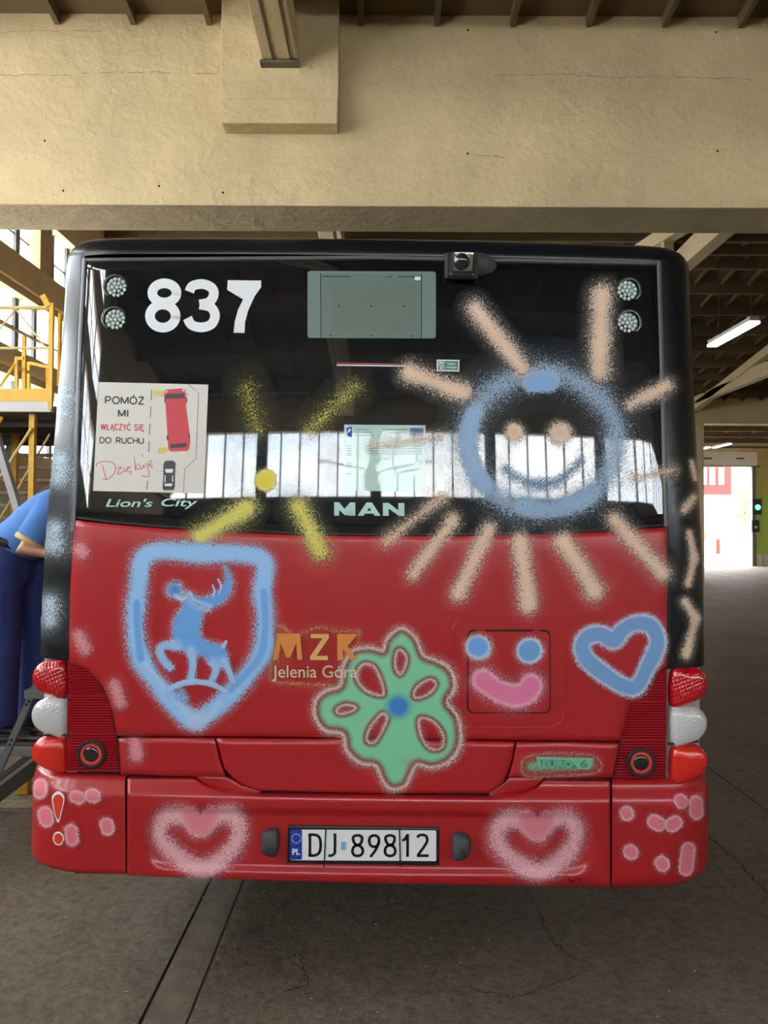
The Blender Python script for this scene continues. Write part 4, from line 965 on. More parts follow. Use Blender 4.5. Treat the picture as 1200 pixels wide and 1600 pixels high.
CH = [[zp([(205, 100), (205, 268)]), zp([(194, 110), (240, 110), (270, 125), (281, 160), (281, 205), (270, 240), (240, 258), (194, 258)])],
      [zp([(385, 100), (385, 225), (375, 250), (355, 260), (338, 258)])],
      [zp([(548, 112), (520, 122), (516, 145), (528, 172), (548, 183), (570, 172), (580, 145), (575, 122), (548, 112)]), zp([(548, 183), (522, 196), (511, 225), (520, 252), (548, 262), (576, 252), (586, 225), (574, 196), (548, 183)])],
      [zp([(668, 112), (640, 125), (632, 155), (642, 185), (668, 196), (692, 185), (702, 155), (694, 125), (668, 112)]), zp([(700, 165), (680, 215), (640, 270)])],
      [zp([(782, 112), (754, 122), (750, 145), (762, 172), (782, 183), (804, 172), (814, 145), (809, 122), (782, 112)]), zp([(782, 183), (756, 196), (745, 225), (754, 252), (782, 262), (810, 252), (820, 225), (808, 196), (782, 183)])],
      [zp([(908, 268), (908, 104)]), zp([(908, 108), (892, 138), (870, 152)])],
      [zp([(978, 130), (990, 115), (1015, 110), (1040, 118), (1050, 140), (1045, 165), (1020, 205), (980, 260)]), zp([(975, 260), (1060, 260)])]]
for ch in CH: ribbon('plate_character', ch, 4.4, M['plateink'], -0.0036, npz, surf=PL, curve=4)
M['holo'] = mat('hologram_sticker', sl(150, 190, 220), 0.3)
flat('hologram', zp([(430, 160), (466, 160), (466, 218), (428, 218)]), M['holo'], -0.0034, npz, surf=PL)
for x, xb in ((509.5, 506.5), (624, 625.5)):
    (p0, q0), (p1, q1) = P1(x, 1292, PL), P1(xb, 1354, PL)
    MB().bar((p0, wpl - 0.005, q0), (p1, wpl - 0.005, q1), 0.005, 0.004, up=(0, 1, 0)).build('cable_tie', M['rubber'], npz)
# rubber buffers either side of the plate
def buffer_(pts):
    q = catmull(pts, 4, True); u, v = P(q[:, 0], q[:, 1], SB); w = float(SB(u.mean(), v.mean())); c = (u.mean(), v.mean()); n = len(u); vs = []; fs = []
    for (sc, d) in ((1.0, 0.012), (1.0, -0.020), (0.93, -0.032), (0.75, -0.038), (0.0, -0.040)):
        vs += [(c[0] + (a - c[0]) * sc, w + d + 0.10 * (b - c[1]) * (d < 0), c[1] + (b - c[1]) * sc) for a, b in zip(u, v)]
    for k in range(4):
        for i in range(n): a = k*n+i; b = k*n+(i+1) % n; fs.append((a, b, b+n, a+n))
    return MB().add(vs, fs).build('bumper_buffer', M['greyplastic'], bus, smooth=True)
buffer_([(412, 1298), (425, 1293), (433, 1293), (437, 1302), (436, 1326), (431, 1334), (420, 1332), (411, 1325), (410, 1308)])
buffer_([(716, 1299), (729, 1302), (734, 1310), (733, 1328), (724, 1338), (711, 1340), (706, 1335), (706, 1312), (709, 1301)])
# exclamation mark sticker on the bumper corner
M['excl'] = mat('orange_red_foil', sl(226, 62, 40), 0.4)
for pts, k in (([(91, 1236), (99, 1241), (101, 1250), (97, 1268), (92, 1285), (87, 1278), (82, 1255), (82, 1243)], 0.8), ([(92, 1299), (99, 1304), (100, 1312), (95, 1320), (87, 1319), (83, 1311), (85, 1302)], 0.78)):
    e_ = flat('exclamation_sticker', pts, M['white'], -0.0018, surf=SB, smooth_curve=4); c = np.mean(pts, 0) + np.array([0.6, 2.2])
    flat('foil', [tuple(c + (np.array(p) - c) * k) for p in pts], M['excl'], -0.0026, e_, surf=SB, smooth_curve=4)
# rear camera over the window
cu, cv = P1(720, 411); cw = float(S(cu, cv))
rc = empty('reversing_camera', (cu, cw + 0.012, cv)); rc.parent = bus; rc.rotation_euler = (math.radians(20), 0, 0); tag(rc, 'black reversing camera with chrome ringed lens')
MB().sphere((0.055, -0.004, -0.012), (0.085, 0.03, 0.055), 20, 12).build('mount', M['greyplastic'], rc, smooth=True)
MB().box((-0.05, -0.085, -0.055), (0.052, 0.0, 0.045)).build('housing', M['rubber'], rc, bevel=0.018)
for s in (-1, 1): MB().box((min(s*.048, s*.060), -0.075, -0.05), (max(s*.048, s*.060), 0.0, 0.04)).build('bracket', M['greyplastic'], rc, bevel=0.005)
MB().box((-0.036, -0.094, -0.024), (0.038, -0.08, 0.044)).build('bezel', M['chrome'], rc, bevel=0.012)
MB().sphere((-0.004, -0.090, 0.010), (0.031, 0.024, 0.031), 20, 12).build('lens', M['darklens'], rc, smooth=True)
for s in (-1, 1): MB().sphere((s * 0.041, -0.084, -0.035), 0.005, 8, 6).build('screw', M['chrome'], rc)
# ================================================================== spray paint on the bus
def paint_material():
    m = bpy.data.materials.new('speckled_spray_paint'); m.use_nodes = True; t = m.node_tree; b = t.nodes['Principled BSDF']
    at_ = t.nodes.new('ShaderNodeAttribute'); at_.attribute_name = 'paint'
    tcn = t.nodes.new('ShaderNodeTexCoord'); n = t.nodes.new('ShaderNodeTexNoise'); n.inputs['Scale'].default_value = 270; n.inputs['Detail'].default_value = 2; n.inputs['Roughness'].default_value = 0.7
    t.links.new(tcn.outputs['Object'], n.inputs['Vector'])
    # grains: alpha compared softly with fine noise
    mr = t.nodes.new('ShaderNodeMapRange'); mr.inputs[1].default_value = 0.28; mr.inputs[2].default_value = 0.72; t.links.new(n.outputs['Fac'], mr.inputs[0])
    a1 = t.nodes.new('ShaderNodeMath'); a1.operation = 'SUBTRACT'; t.links.new(at_.outputs['Alpha'], a1.inputs[0]); t.links.new(mr.outputs[0], a1.inputs[1])
    a2 = t.nodes.new('ShaderNodeMapRange'); a2.inputs[1].default_value = -0.14; a2.inputs[2].default_value = 0.14; a2.interpolation_type = 'SMOOTHSTEP'; t.links.new(a1.outputs[0], a2.inputs[0])
    mxa = t.nodes.new('ShaderNodeMix'); mxa.data_type = 'FLOAT'; mxa.inputs['Factor'].default_value = 0.78
    t.links.new(at_.outputs['Alpha'], mxa.inputs[2]); 
    # fade the grains to nothing where there is no paint at all
    fd = t.nodes.new('ShaderNodeMapRange'); fd.inputs[1].default_value = 0.0; fd.inputs[2].default_value = 0.15; t.links.new(at_.outputs['Alpha'], fd.inputs[0])
    mm = t.nodes.new('ShaderNodeMath'); mm.operation = 'MULTIPLY'; t.links.new(a2.outputs[0], mm.inputs[0]); t.links.new(fd.outputs[0], mm.inputs[1])
    t.links.new(mm.outputs[0], mxa.inputs[3])
    t.links.new(at_.outputs['Color'], b.inputs['Base Color']); t.links.new(mxa.outputs[0], b.inputs['Alpha'])
    b.inputs['Roughness'].default_value = 0.6; b.inputs['Specular IOR Level'].default_value = 0.3
    return m
M['spray'] = paint_material()
NSPRAY = 0
def seg_dist(X, Y, pts):
    d = np.full(X.shape, 1e9)
    for (x0, y0), (x1, y1) in zip(pts[:-1], pts[1:]):
        dx, dy = x1 - x0, y1 - y0; L = dx*dx + dy*dy + 1e-12
        t = np.clip(((X - x0) * dx + (Y - y0) * dy) / L, 0, 1); d = np.minimum(d, np.hypot(X - x0 - t*dx, Y - y0 - t*dy))
    return d
def inside(X, Y, pts):
    c = np.zeros(X.shape, bool); n = len(pts)
    for i in range(n):
        x0, y0 = pts[i]; x1, y1 = pts[(i+1) % n]
        if y0 == y1: continue
        c ^= ((y0 > Y) != (y1 > Y)) & (X < (x1 - x0) * (Y - y0) / (y1 - y0) + x0)
    return c
def wob(X, Y, s, amp):        # slow wobble so that sprayed edges are not ruler-true
    return amp * (np.sin(X / s + 1.3 * np.sin(Y / s * .7)) + np.sin(Y / s * 1.3 + 2.1 + np.sin(X / s * .9))) * 0.5
def spray(name, items, surf=S, off=-0.0045, step=1.9, parent=None, label=None, m='spray'):
    """items: (kind, pts, profile); distances in photo pixels, profile = [(d, sRGB, alpha)...]; composited in order"""
    allp = np.concatenate([np.array(it[1], float).reshape(-1, 2) for it in items]); pad = max(max(p[0] for p in it[2]) for it in items) + 3
    x0, y0 = allp.min(0) - pad; x1, y1 = allp.max(0) + pad
    nx, ny = int((x1 - x0) / step) + 2, int((y1 - y0) / step) + 2
    X, Y = np.meshgrid(np.linspace(x0, x1, nx), np.linspace(y0, y1, ny))
    col = np.zeros(X.shape + (3,)); alp = np.zeros(X.shape)
    for it in items:
        kind, pts, prof = it[0], np.array(it[1], float).reshape(-1, 2), it[2]
        if kind == 'dot': d = np.hypot(X - pts[0, 0], Y - pts[0, 1])
        elif kind == 'line': d = seg_dist(X, Y, catmull(pts, 5) if len(pts) > 2 else pts)
        elif kind == 'loop': q = catmull(pts, 6, True); d = seg_dist(X, Y, np.r_[q, q[:1]])
        elif kind == 'poly':
            q = catmull(pts, 5, True); d = seg_dist(X, Y, np.r_[q, q[:1]]); d = np.where(inside(X, Y, q), -d, d)
        elif kind == 'holed':
            q = catmull(pts, 5, True); d = seg_dist(X, Y, np.r_[q, q[:1]]); d = np.where(inside(X, Y, q), -d, d)
            for h in it[3]:
                q = catmull(h, 5, True); e = seg_dist(X, Y, np.r_[q, q[:1]]); e = np.where(inside(X, Y, q), -e, e); d = np.maximum(d, -e * 1.5 )
        d = d + wob(X, Y, 17.0, min(2.0, 0.07 * max(p[0] for p in prof)))
        ds_ = [p[0] for p in prof]; lin = np.array([sl(*p[1])[:3] for p in prof]); a = np.interp(d, ds_, [p[2] for p in prof]); a = np.where(d > ds_[-1], 0, a)
        c = np.stack([np.interp(d, ds_, lin[:, k]) for k in range(3)], -1)
        na = a + alp * (1 - a); col = np.where(na[..., None] > 1e-4, (c * a[..., None] + col * (alp * (1 - a))[..., None]) / np.maximum(na, 1e-4)[..., None], c); alp = na
    global NSPRAY
    NSPRAY += 1; u, v = P(X, Y, surf); w = surf(u, v) + off - NSPRAY * 0.00009      # every coat lies on top of the earlier ones
    keep = alp > 0.004; cell = keep[:-1, :-1] | keep[1:, :-1] | keep[:-1, 1:] | keep[1:, 1:]
    okc = np.isfinite(u) & np.isfinite(v); lim = HW * 0.992 * kv(v); okc &= np.abs(u) < lim
    cell &= okc[:-1, :-1] & okc[1:, :-1] & okc[:-1, 1:] & okc[1:, 1:]
    used = np.zeros(X.shape, bool); js, is_ = np.nonzero(cell)
    for a, b in ((0, 0), (1, 0), (0, 1), (1, 1)): used[js + a, is_ + b] = True
    idx = -np.ones(X.shape, int); idx[used] = np.arange(used.sum())
    V = np.stack([u, w, v], -1)[used]
    F = np.stack([idx[js, is_], idx[js, is_ + 1], idx[js + 1, is_ + 1], idx[js + 1, is_]], 1)
    me = bpy.data.meshes.new(name); me.from_pydata(V.tolist(), [], F.tolist()); me.update()
    at_ = me.attributes.new('paint', 'FLOAT_COLOR', 'POINT'); rgba = np.concatenate([col, alp[..., None]], -1)[used]
    at_.data.foreach_set('color', rgba.astype(np.float32).reshape(-1))
    o = link(name, me, M[m], parent or bus, smooth=True)
    if label: o['label'] = label
    return o
PEACH, PEACHL, BLUE, BLUEL, BLUEP = (242, 208, 178), (236, 216, 198), (116, 172, 236), (162, 204, 244), (200, 220, 240)
def ray(a, b, r, core=PEACH, al=0.9, hal=PEACHL): return ('line', [a, b], [(0, core, al), (r * .35, core, al * .82), (r * .85, hal, al * .5), (r * 1.4, hal, al * 0.22), (r * 2.3, hal, 0)])
# sun with a face
ring = [(847 + 116 * math.cos(t), 690 + 106 * math.sin(t)) for t in np.linspace(0, 2*math.pi, 28, endpoint=False)]
bl = (170, 194, 220); bl2 = (182, 200, 218)
sun = [('loop', ring, [(0, bl, .64), (9, bl, .56), (19, bl2, .34), (33, bl2, .15), (60, bl2, 0)]),
       ('line', ring[11:17], [(0, (156, 190, 226), .7), (10, (156, 190, 226), .5), (18, bl2, 0)]), ('line', ring[4:9], [(0, (150, 184, 220), .55), (10, (150, 184, 220), .4), (18, bl2, 0)]),
       ('line', [(833, 597), (857, 598)], [(0, (136, 180, 226), .95), (9, (136, 180, 226), .85), (20, bl2, 0)]),
       ('line', [(790, 733), (812, 748), (840, 756), (872, 751), (905, 722)], [(0, (118, 150, 190), .6), (6, (118, 150, 190), .42), (16, bl2, 0)]),
       ('dot', [(803, 675)], [(0, (226, 190, 156), .95), (8, PEACH, .9), (16, PEACHL, .35), (24, PEACHL, 0)]),
       ('dot', [(875, 677)], [(0, (232, 196, 164), .97), (10, PEACH, .92), (20, PEACHL, .35), (29, PEACHL, 0)])]
spray('spray_sun_face', sun, label='pale blue sprayed ring with peach eyes and a smile')
RAYS = [((743, 483), (815, 576), 15), ((940, 462), (936, 580), 17), ((1042, 602), (983, 633), 12), ((640, 582), (724, 614), 15), ((688, 683), (580, 697), 11),
        ((690, 777), (603, 846), 12), ((708, 812), (646, 896), 13), ((764, 826), (716, 926), 14), ((811, 846), (826, 944), 15), ((880, 846), (928, 922), 16), ((960, 812), (1034, 896), 15), ((1052, 735), (992, 746), 11)]
ST = [.92, .92, .8, .9, .5, .6, .78, .82, .92, .92, .85, .55]
for (a, b, r), al in zip(RAYS, ST): spray('spray_sun_ray', [ray(a, b, r, al=al)])
# zigzags on the right pillar
spray('spray_zigzag', [ray((1080, 722), (1085.5, 748), 5), ray((1083, 778), (1069, 797), 8), ray((1076, 832), (1085, 872), 6), ray((1085, 872), (1074, 912), 7), ray((1070, 940), (1086, 966), 8), ray((1086, 966), (1072, 1022), 8)], label='peach sprayed zigzag on the black pillar', step=1.5)
# little yellow sun
YE, YEL = (226, 216, 110), (206, 200, 130)
spray('spray_yellow_dot', [('dot', [(416, 750)], [(0, (236, 214, 70), 1), (11, (236, 214, 74), 1), (14, (240, 228, 120), .85), (19, YEL, .2), (24, YEL, 0)])], label='solid yellow sprayed dot')
for a, b, r, al in (((386, 608), (402, 668), 20, .34), ((556, 604), (484, 672), 17, .42), ((386, 794), (314, 838), 18, .9), ((466, 792), (500, 862), 18, .8)):
    spray('spray_yellow_ray', [ray(a, b, r, YE, al, YEL)])
# blue-white puffs on the left pillar and over-spray
PUFF = (200, 218, 230)
def puff(x, y, r, al=.8, c=PUFF): return ('dot', [(x, y)], [(0, c, al), (r * .4, c, al * .75), (r * .9, c, al * .36), (r * 1.4, c, al * .14), (r * 2.1, c, 0)])
for i, (x, y, r) in enumerate(((104, 632, 24), (96, 732, 27), (88, 838, 26), (80, 955, 25))):
    spray('spray_puff', [puff(x, y - 14, r * .8, .55), puff(x - 2, y + 14, r * .9, .55)], off=-0.006, step=2.2)
# pink puffs on the hatch
PK, PKL = (224, 128, 138), (226, 150, 156)
for x, y, x2, y2, r in ((127, 858, 130, 864, 15), (124, 992, 134, 1012, 15), (180, 1068, 190, 1096, 13), (212, 1162, 214, 1178, 15)):
    spray('spray_pink_puff', [('line', [(x, y), (x2, y2)], [(0, PKL, .75), (r * .5, PKL, .6), (r, PKL, .22), (r * 1.7, PKL, 0)])])
# shield with the stag
SHD = [(232, 866), (300, 864), (405, 872), (411, 930), (415, 985), (407, 1024), (370, 1072), (308, 1124), (264, 1088), (224, 1034), (212, 975), (218, 915)]
B1, B2, B3c = (158, 202, 246), (112, 170, 234), (196, 210, 234)
q = np.array(SHD, float)
sh_items = [('loop', q, [(0, B1, .97), (7, B1, .95), (12, B1, .62), (18, B3c, .30), (30, (200, 190, 205), 0)]),
            ('line', [(215, 942), (216, 985), (221, 1028)], [(0, B2, .98), (4, B2, .95), (7, B2, 0)]), ('line', [(413, 925), (415, 985), (404, 1030), (362, 1076)], [(0, B2, .9), (4, B2, .8), (7, B2, 0)]),
            ('line', [(228, 1036), (306, 1124), (345, 1096)], [(0, (176, 208, 240), .95), (3, (176, 208, 240), .9), (5, B1, 0)]),
            ('dot', [(308, 1128)], [(0, B3c, .8), (10, B3c, .4), (22, B3c, 0)])]
spray('spray_shield', sh_items, label='light blue sprayed shield outline')
def pf(c, a=.95, h=6, halo=B3c): return [(-4, c, a), (0, c, a * .8), (h * .4, halo, .4), (h * 2.2, halo, 0)]
stag = [(290, 937), (288, 950), (277, 963), (272, 983), (275, 1003), (287, 1013), (300, 1018), (320, 1023), (332, 1034), (347, 1036), (353, 1031), (352, 1017), (343, 1008), (323, 1002), (313, 993), (312, 977), (317, 957), (323, 952), (307, 947)]
antler = [(297, 927), (313, 935), (333, 930), (350, 917), (354, 897), (352, 885), (362, 903), (360, 923), (347, 940), (327, 947), (307, 942)]
legc = [(0, (160, 200, 240), .95), (3.5, (160, 200, 240), .9), (6, B1, .35), (12, B3c, 0)]
spray('spray_stag', [('poly', stag, pf(B2)), ('poly', antler, pf(B2, .85)), ('dot', [(273, 921)], [(0, (80, 136, 200), .95), (7, (110, 160, 218), .8), (13, B3c, .4), (22, B3c, 0)]),
    ('line', [(276, 1009), (258, 1008), (251, 1016), (256, 1030), (266, 1042)], [(0, B1, .9), (5, B1, .7), (9, B3c, .25), (15, B3c, 0)]),
    ('line', [(299, 1016), (302, 1040), (298, 1062)], legc), ('line', [(334, 1034), (338, 1048), (330, 1066)], legc), ('line', [(350, 1032), (358, 1047), (364, 1064)], legc),
    ('line', [(264, 1076), (285, 1067), (312, 1065), (336, 1070), (354, 1080)], [(0, (170, 204, 240), .95), (3, (170, 204, 240), .9), (6, B1, 0)]),
    ('line', [(268, 1080), (290, 1092), (284, 1080)], [(0, B1, .6), (5, B1, .4), (12, B3c, 0)]), ('line', [(297, 926), (306, 938), (330, 946)], [(0, (196, 216, 240), .9), (1.5, B1, .5), (4, B1, 0)]),
    ('line', [(341, 905), (346, 915), (343, 926)], [(0, (206, 220, 240), .9), (1.5, B1, .5), (3, B1, 0)]), ('line', [(333, 914), (336, 924), (333, 932)], [(0, (206, 220, 240), .9), (1.5, B1, .5), (3, B1, 0)]),
    ('line', [(349, 1010), (354, 1002)], [(0, (206, 220, 240), .9), (2.2, B1, .6), (4, B1, 0)]), ('line', [(275, 930), (284, 936), (290, 934)], [(0, (206, 216, 230), .85), (1.8, B1, .5), (4, B1, 0)])], step=1.2, label='blue leaping stag sprayed inside the shield')
# orange mist over the town lettering
OR = (222, 150, 84)
spray('spray_orange_mist', [('poly', [(424, 985), (440, 978), (460, 992), (482, 986), (500, 980), (525, 986), (560, 986), (560, 1000), (556, 1066), (500, 1068), (430, 1064), (424, 1040)], [(-12, (196, 96, 60), .22), (-3, (200, 110, 76), .32), (0, (222, 170, 132), .45), (5, (222, 170, 140), .22), (11, (222, 170, 140), 0)]),
    ('line', [(438, 986), (438, 1028)], [(0, OR, .22), (12, OR, .12), (22, OR, 0)])], off=-0.0042)
# flower
GR = (132, 212, 166)
FO = [(627, 982), (648, 996), (660, 1024), (683, 1033), (704, 1048), (709, 1073), (697, 1097), (714, 1122), (718, 1157), (704, 1185), (676, 1197), (651, 1192), (641, 1210), (632, 1226), (612, 1230), (598, 1217), (588, 1195), (564, 1190), (543, 1171), (536, 1146), (508, 1139), (494, 1118), (496, 1094), (511, 1080), (532, 1071), (538, 1041), (553, 1017), (578, 1012), (599, 1017), (606, 999)]
FH = [[(625, 1013), (636, 1024), (634, 1041), (625, 1054), (617, 1041), (618, 1020)], [(573, 1036), (588, 1045), (601, 1085), (574, 1080), (557, 1059), (562, 1041)], [(646, 1087), (651, 1073), (671, 1061), (681, 1068), (672, 1082), (655, 1090)],
      [(525, 1108), (539, 1100), (557, 1104), (550, 1111), (532, 1115)], [(597, 1113), (606, 1122), (588, 1157), (574, 1157), (576, 1139), (585, 1125)], [(655, 1122), (676, 1125), (692, 1146), (690, 1167), (672, 1169), (658, 1150)]]
spray('spray_flower', [('holed', FO, [(-13, GR, 1.0), (-9, (130, 180, 146), .9), (-5, (150, 110, 96), .55), (-2, (190, 150, 140), .6), (0.5, (230, 210, 200), .72), (4, (230, 206, 198), .45), (10, (228, 196, 190), .18), (17, (226, 190, 186), 0)], FH),
    ('dot', [(637, 1190)], [(0, (190, 110, 100), .30), (10, (180, 110, 100), .12), (18, (180, 110, 100), 0)]),
    ('dot', [(623, 1104)], [(0, (66, 132, 204), 1), (12, (70, 136, 204), 1), (17, (90, 160, 190), .6), (25, (110, 180, 170), 0)])], step=1.4, off=-0.0052, label='green sprayed flower with blue centre and red petal hollows')
# face on the flap
spray('spray_flap_eye', [('dot', [(749, 1013)], [(0, PEACHL, .0), (14, PEACHL, .55), (20, PEACHL, .3), (32, PEACHL, 0)]), ('dot', [(747, 1010)], [(0, BLUE, 1), (12, BLUE, 1), (15, BLUEL, .8), (20, (220, 200, 200), .2), (26, (220, 200, 200), 0)])], step=1.3, off=-0.0075)
spray('spray_flap_eye', [('dot', [(825.5, 1016)], [(0, (112, 168, 222), 1), (14, (116, 170, 222), 1), (17, (196, 214, 232), .9), (22, (222, 200, 205), .35), (30, (220, 190, 195), 0)])], step=1.3, off=-0.0075)
spray('spray_flap_mouth', [('line', [(755, 1062), (775, 1076), (800, 1085), (820, 1081), (829, 1070)], [(0, (234, 126, 166), 1), (12, (234, 128, 166), 1), (15, (240, 172, 192), .85), (21, (232, 160, 176), .4), (38, (226, 140, 155), 0)])], step=1.4, off=-0.0075)
# blue heart
HT = [(958, 999), (936, 990), (914, 997), (909, 1016), (928, 1042), (986, 1074), (1012, 1038), (1026, 1003), (1015, 978), (990, 974), (970, 985)]
spray('spray_blue_heart', [('loop', HT, [(0, (124, 166, 216), 1), (9.5, (124, 166, 216), 1), (12, (186, 204, 230), .9), (15, (214, 206, 220), .5), (22, (216, 190, 200), 0)])], step=1.3, off=-0.0055, label='light blue sprayed heart reaching over the reflector')
# green mist round the emission badge
spray('spray_green_mist', [('poly', [(815, 1190), (830, 1180), (870, 1176), (920, 1178), (936, 1188), (934, 1204), (900, 1210), (850, 1212), (820, 1210)], [(-14, (128, 190, 150), .75), (-8, (150, 150, 125), .5), (-3, (190, 120, 110), .35), (0, (222, 170, 160), .5), (4, (220, 160, 150), .18), (8, (220, 160, 150), 0)])], step=1.5, off=-0.0046)
# pink hearts and dots on the bumper
def heart_b(cx, cy): return [(cx + a, cy + b) for a, b in ((0, -18), (-22, -36), (-52, -34), (-62, -8), (-38, 22), (4, 44), (42, 22), (60, -10), (50, -38), (24, -36))]
HP = [(0, (238, 176, 184), .85), (9, (238, 176, 184), .66), (17, (238, 180, 188), .34), (30, (238, 180, 188), 0)]
for cx, cy in ((313, 1312), (838, 1318)):
    h = heart_b(cx, cy)
    spray('spray_pink_heart', [('loop', h, HP), ('line', [(cx - 14, cy - 38), (cx, cy - 20), (cx + 16, cy - 38)], [(0, (226, 118, 134), .85), (9, (226, 120, 136), .7), (18, (224, 150, 160), 0)])], surf=SB, off=-0.003, step=1.8, label='pink sprayed heart on the bumper')
DT = [(0, (230, 124, 140), .9), (6.5, (230, 126, 142), .85), (9.5, (238, 180, 186), .75), (12.5, (232, 160, 168), .32), (18, (230, 150, 160), 0)]
DOTS = [[(119, 1243), (124, 1245)], [(143, 1241), (147, 1242)], [(72, 1270), (74, 1280)], [(113, 1297), (114, 1310)], [(167, 1288), (169, 1294)], [(64, 1226), (64, 1236)],
        [(978, 1269), (979, 1272)], [(1021, 1283), (1028, 1287)], [(1049, 1288), (1055, 1284)], [(1062, 1249), (1064, 1252)], [(1086, 1252), (1087, 1270)], [(984, 1328), (986, 1331)], [(1032, 1346), (1034, 1349)], [(1074, 1325), (1071, 1356)]]
for a, b in DOTS: spray('spray_pink_dot', [('line', [a, b], DT)], surf=SB, off=-0.003, step=1.6)
# scuff at the bumper's lower edge
ribbon('scuff', [[(888, 1372), (893, 1376), (900, 1374)], [(899, 1371), (909, 1374), (905, 1378)], [(890, 1377), (900, 1379)]], 1.4, M['dark'], -0.0015, surf=SB, curve=3)
# ================================================================== yellow roof-work gantry by the left wall
GY = 7.0
def g(px, py, Y=GY): return at(px, py, Y)
gt = empty('work_gantry', (0, 0, 0)); tag(gt, 'yellow steel work gantry with railing and stairs beside the windows', 'gantry')
zt0, zt1 = g(40, 627).z, g(40, 607).z; xr = g(83, 600).x; xl = -5.05
MB().box((xl, GY, zt0), (xr, GY + 0.03, zt1)).build('toe_board', M['yellow'], gt)
MB().box((xl, GY + 0.005, g(40, 643).z), (xr - 0.02, GY + 0.06, zt0)).build('deck_edge', mat('pale_aluminium_edge', (0.62, 0.61, 0.58), 0.5), gt)
M['deckdark'] = mat('grey_deck_steel', (0.16, 0.155, 0.145), 0.6)
zd = g(40, 643).z
MB().box((xl, GY + 0.06, zd), (xr, GY + 2.5, zd + 0.06)).build('deck', M['deckdark'], gt)
for yy in (0.6, 1.2, 1.8, 2.4): MB().box((xl, GY + yy, zd - 0.06), (xr, GY + yy + 0.06, zd)).build('deck_joist', M['deckdark'], gt)
MB().bar((g(79, 640).x, GY, g(79, 640).z), (g(79, 640).x, GY, g(79, 474).z), 0.036, 0.04).build('post', M['yellow'], gt)
MB().bar((g(86, 540).x, GY + .1, g(79, 600).z), (g(86, 540).x, GY + .1, g(79, 485).z), 0.026, 0.04).build('gate_post', M['yellow'], gt)
MB().bar(g(68, 462), g(77, 480), 0.06, 0.05).build('latch', M['yellow'], gt)
def rod(name, a, b, r=0.017, m='yellow', Ya=GY, Yb=None): return MB().tube([at(a[0], a[1], Ya), at(b[0], b[1], Yb or Ya)], r, 8).build(name, M[m], gt)
M['paleyel'] = mat('worn_yellow_tube', sl(214, 190, 120), 0.45, noise=0.08)
rod('top_rail', (-60, 481), (77, 481), 0.018, 'paleyel'); rod('mid_rail', (-60, 544), (77, 544), 0.013, 'paleyel')
rod('brace', (26, 484), (70, 541), 0.008, 'paleyel'); rod('brace', (24, 484), (-12, 528), 0.008, 'paleyel')
# inner side rails running back
rod('side_rail', (-8, 500), (76, 541), 0.016, 'paleyel', 7.0, 8.1); rod('side_rail', (-8, 560), (76, 594), 0.016, 'paleyel', 7.0, 8.1)
for (x, ya, yb, w, Y_) in ((38, 525, 607, 0.034, 7.5), (26, 560, 607, 0.028, 7.3), (45, 566, 607, 0.028, 7.9), (74, 572, 607, 0.024, 8.0)):
    MB().bar(at(x, yb + 6, Y_), at(x, ya, Y_), w, w).build('post', M['yellow'], gt)
rod('brace', (0, 604), (30, 558), 0.014, 'yellow', 7.3); MB().bar(at(46, 567, 7.9), at(78, 574, 7.9), 0.03, 0.03).build('rail', M['yellow'], gt); MB().bar(at(24, 560, 7.3), at(37, 560, 7.3), 0.03, 0.03).build('rail', M['yellow'], gt)
# legs and braces under the deck
lx = g(51, 700, 7.15).x
MB().box((lx - 0.025, 7.12, 0), (lx + 0.025, 7.18, zd)).build('leg', M['yellow'], gt)
MB().box((g(24, 670, 8.6).x - .03, 8.57, 0), (g(24, 670, 8.6).x + .03, 8.63, zd)).build('leg', M['yellow'], gt)
MB().box((xl + .05, 7.12, 0), (xl + .11, 7.18, zd)).build('leg', M['yellow'], gt)
rod('brace', (50, 668), (-6, 755), 0.014, 'paleyel', 7.1); rod('brace', (78, 678), (-10, 828), 0.011, 'paleyel', 7.2); rod('brace', (4, 652), (-8, 668), 0.02, 'yellow', 7.1)
# steep stairs behind
sx0, sx1 = at(12, 760, 9).x, at(84, 760, 9).x
for k in range(12):
    y_ = 690 + 19.6 * (k - 1); Yk = 9.6 - 0.09 * k; z_ = at(40, y_, Yk).z; x0_ = at(max(-10, 34 - k * 6), y_, Yk).x
    if z_ < 0.1: break
    MB().box((x0_, Yk - 0.10, z_ - 0.03), (sx1, Yk + 0.1, z_)).build('stair_tread', M['lightplastic'], gt)
MB().bar(at(30, 672, 9.62), at(-22, 790, 9.0), 0.04, 0.14).build('stair_stringer', M['lightplastic'], gt)
MB().bar((sx1, 9.7, 2.7), (sx1, 8.6, 0.0), 0.04, 0.14).build('stair_stringer', M['lightplastic'], gt)
MB().box((at(62, 672, 9.5).x, 9.45, at(62, 676, 9.5).z), (sx1, 9.5, at(62, 670, 9.5).z)).build('warning_plate', M['yellow'], gt)
# dusty cloth bundles by the stairs
M['cloth'] = mat('dusty_pink_cloth', sl(186, 160, 146), 0.9, noise=0.2, nscale=10)
cbd = MB().bar(at(62, 806, 9.02), at(75, 760, 9.22), 0.16, 0.06).build('cloth_strip', M['cloth'], None, bevel=0.012); tag(cbd, 'dusty pink cloth strip hanging by the gantry stairs', 'cloth')

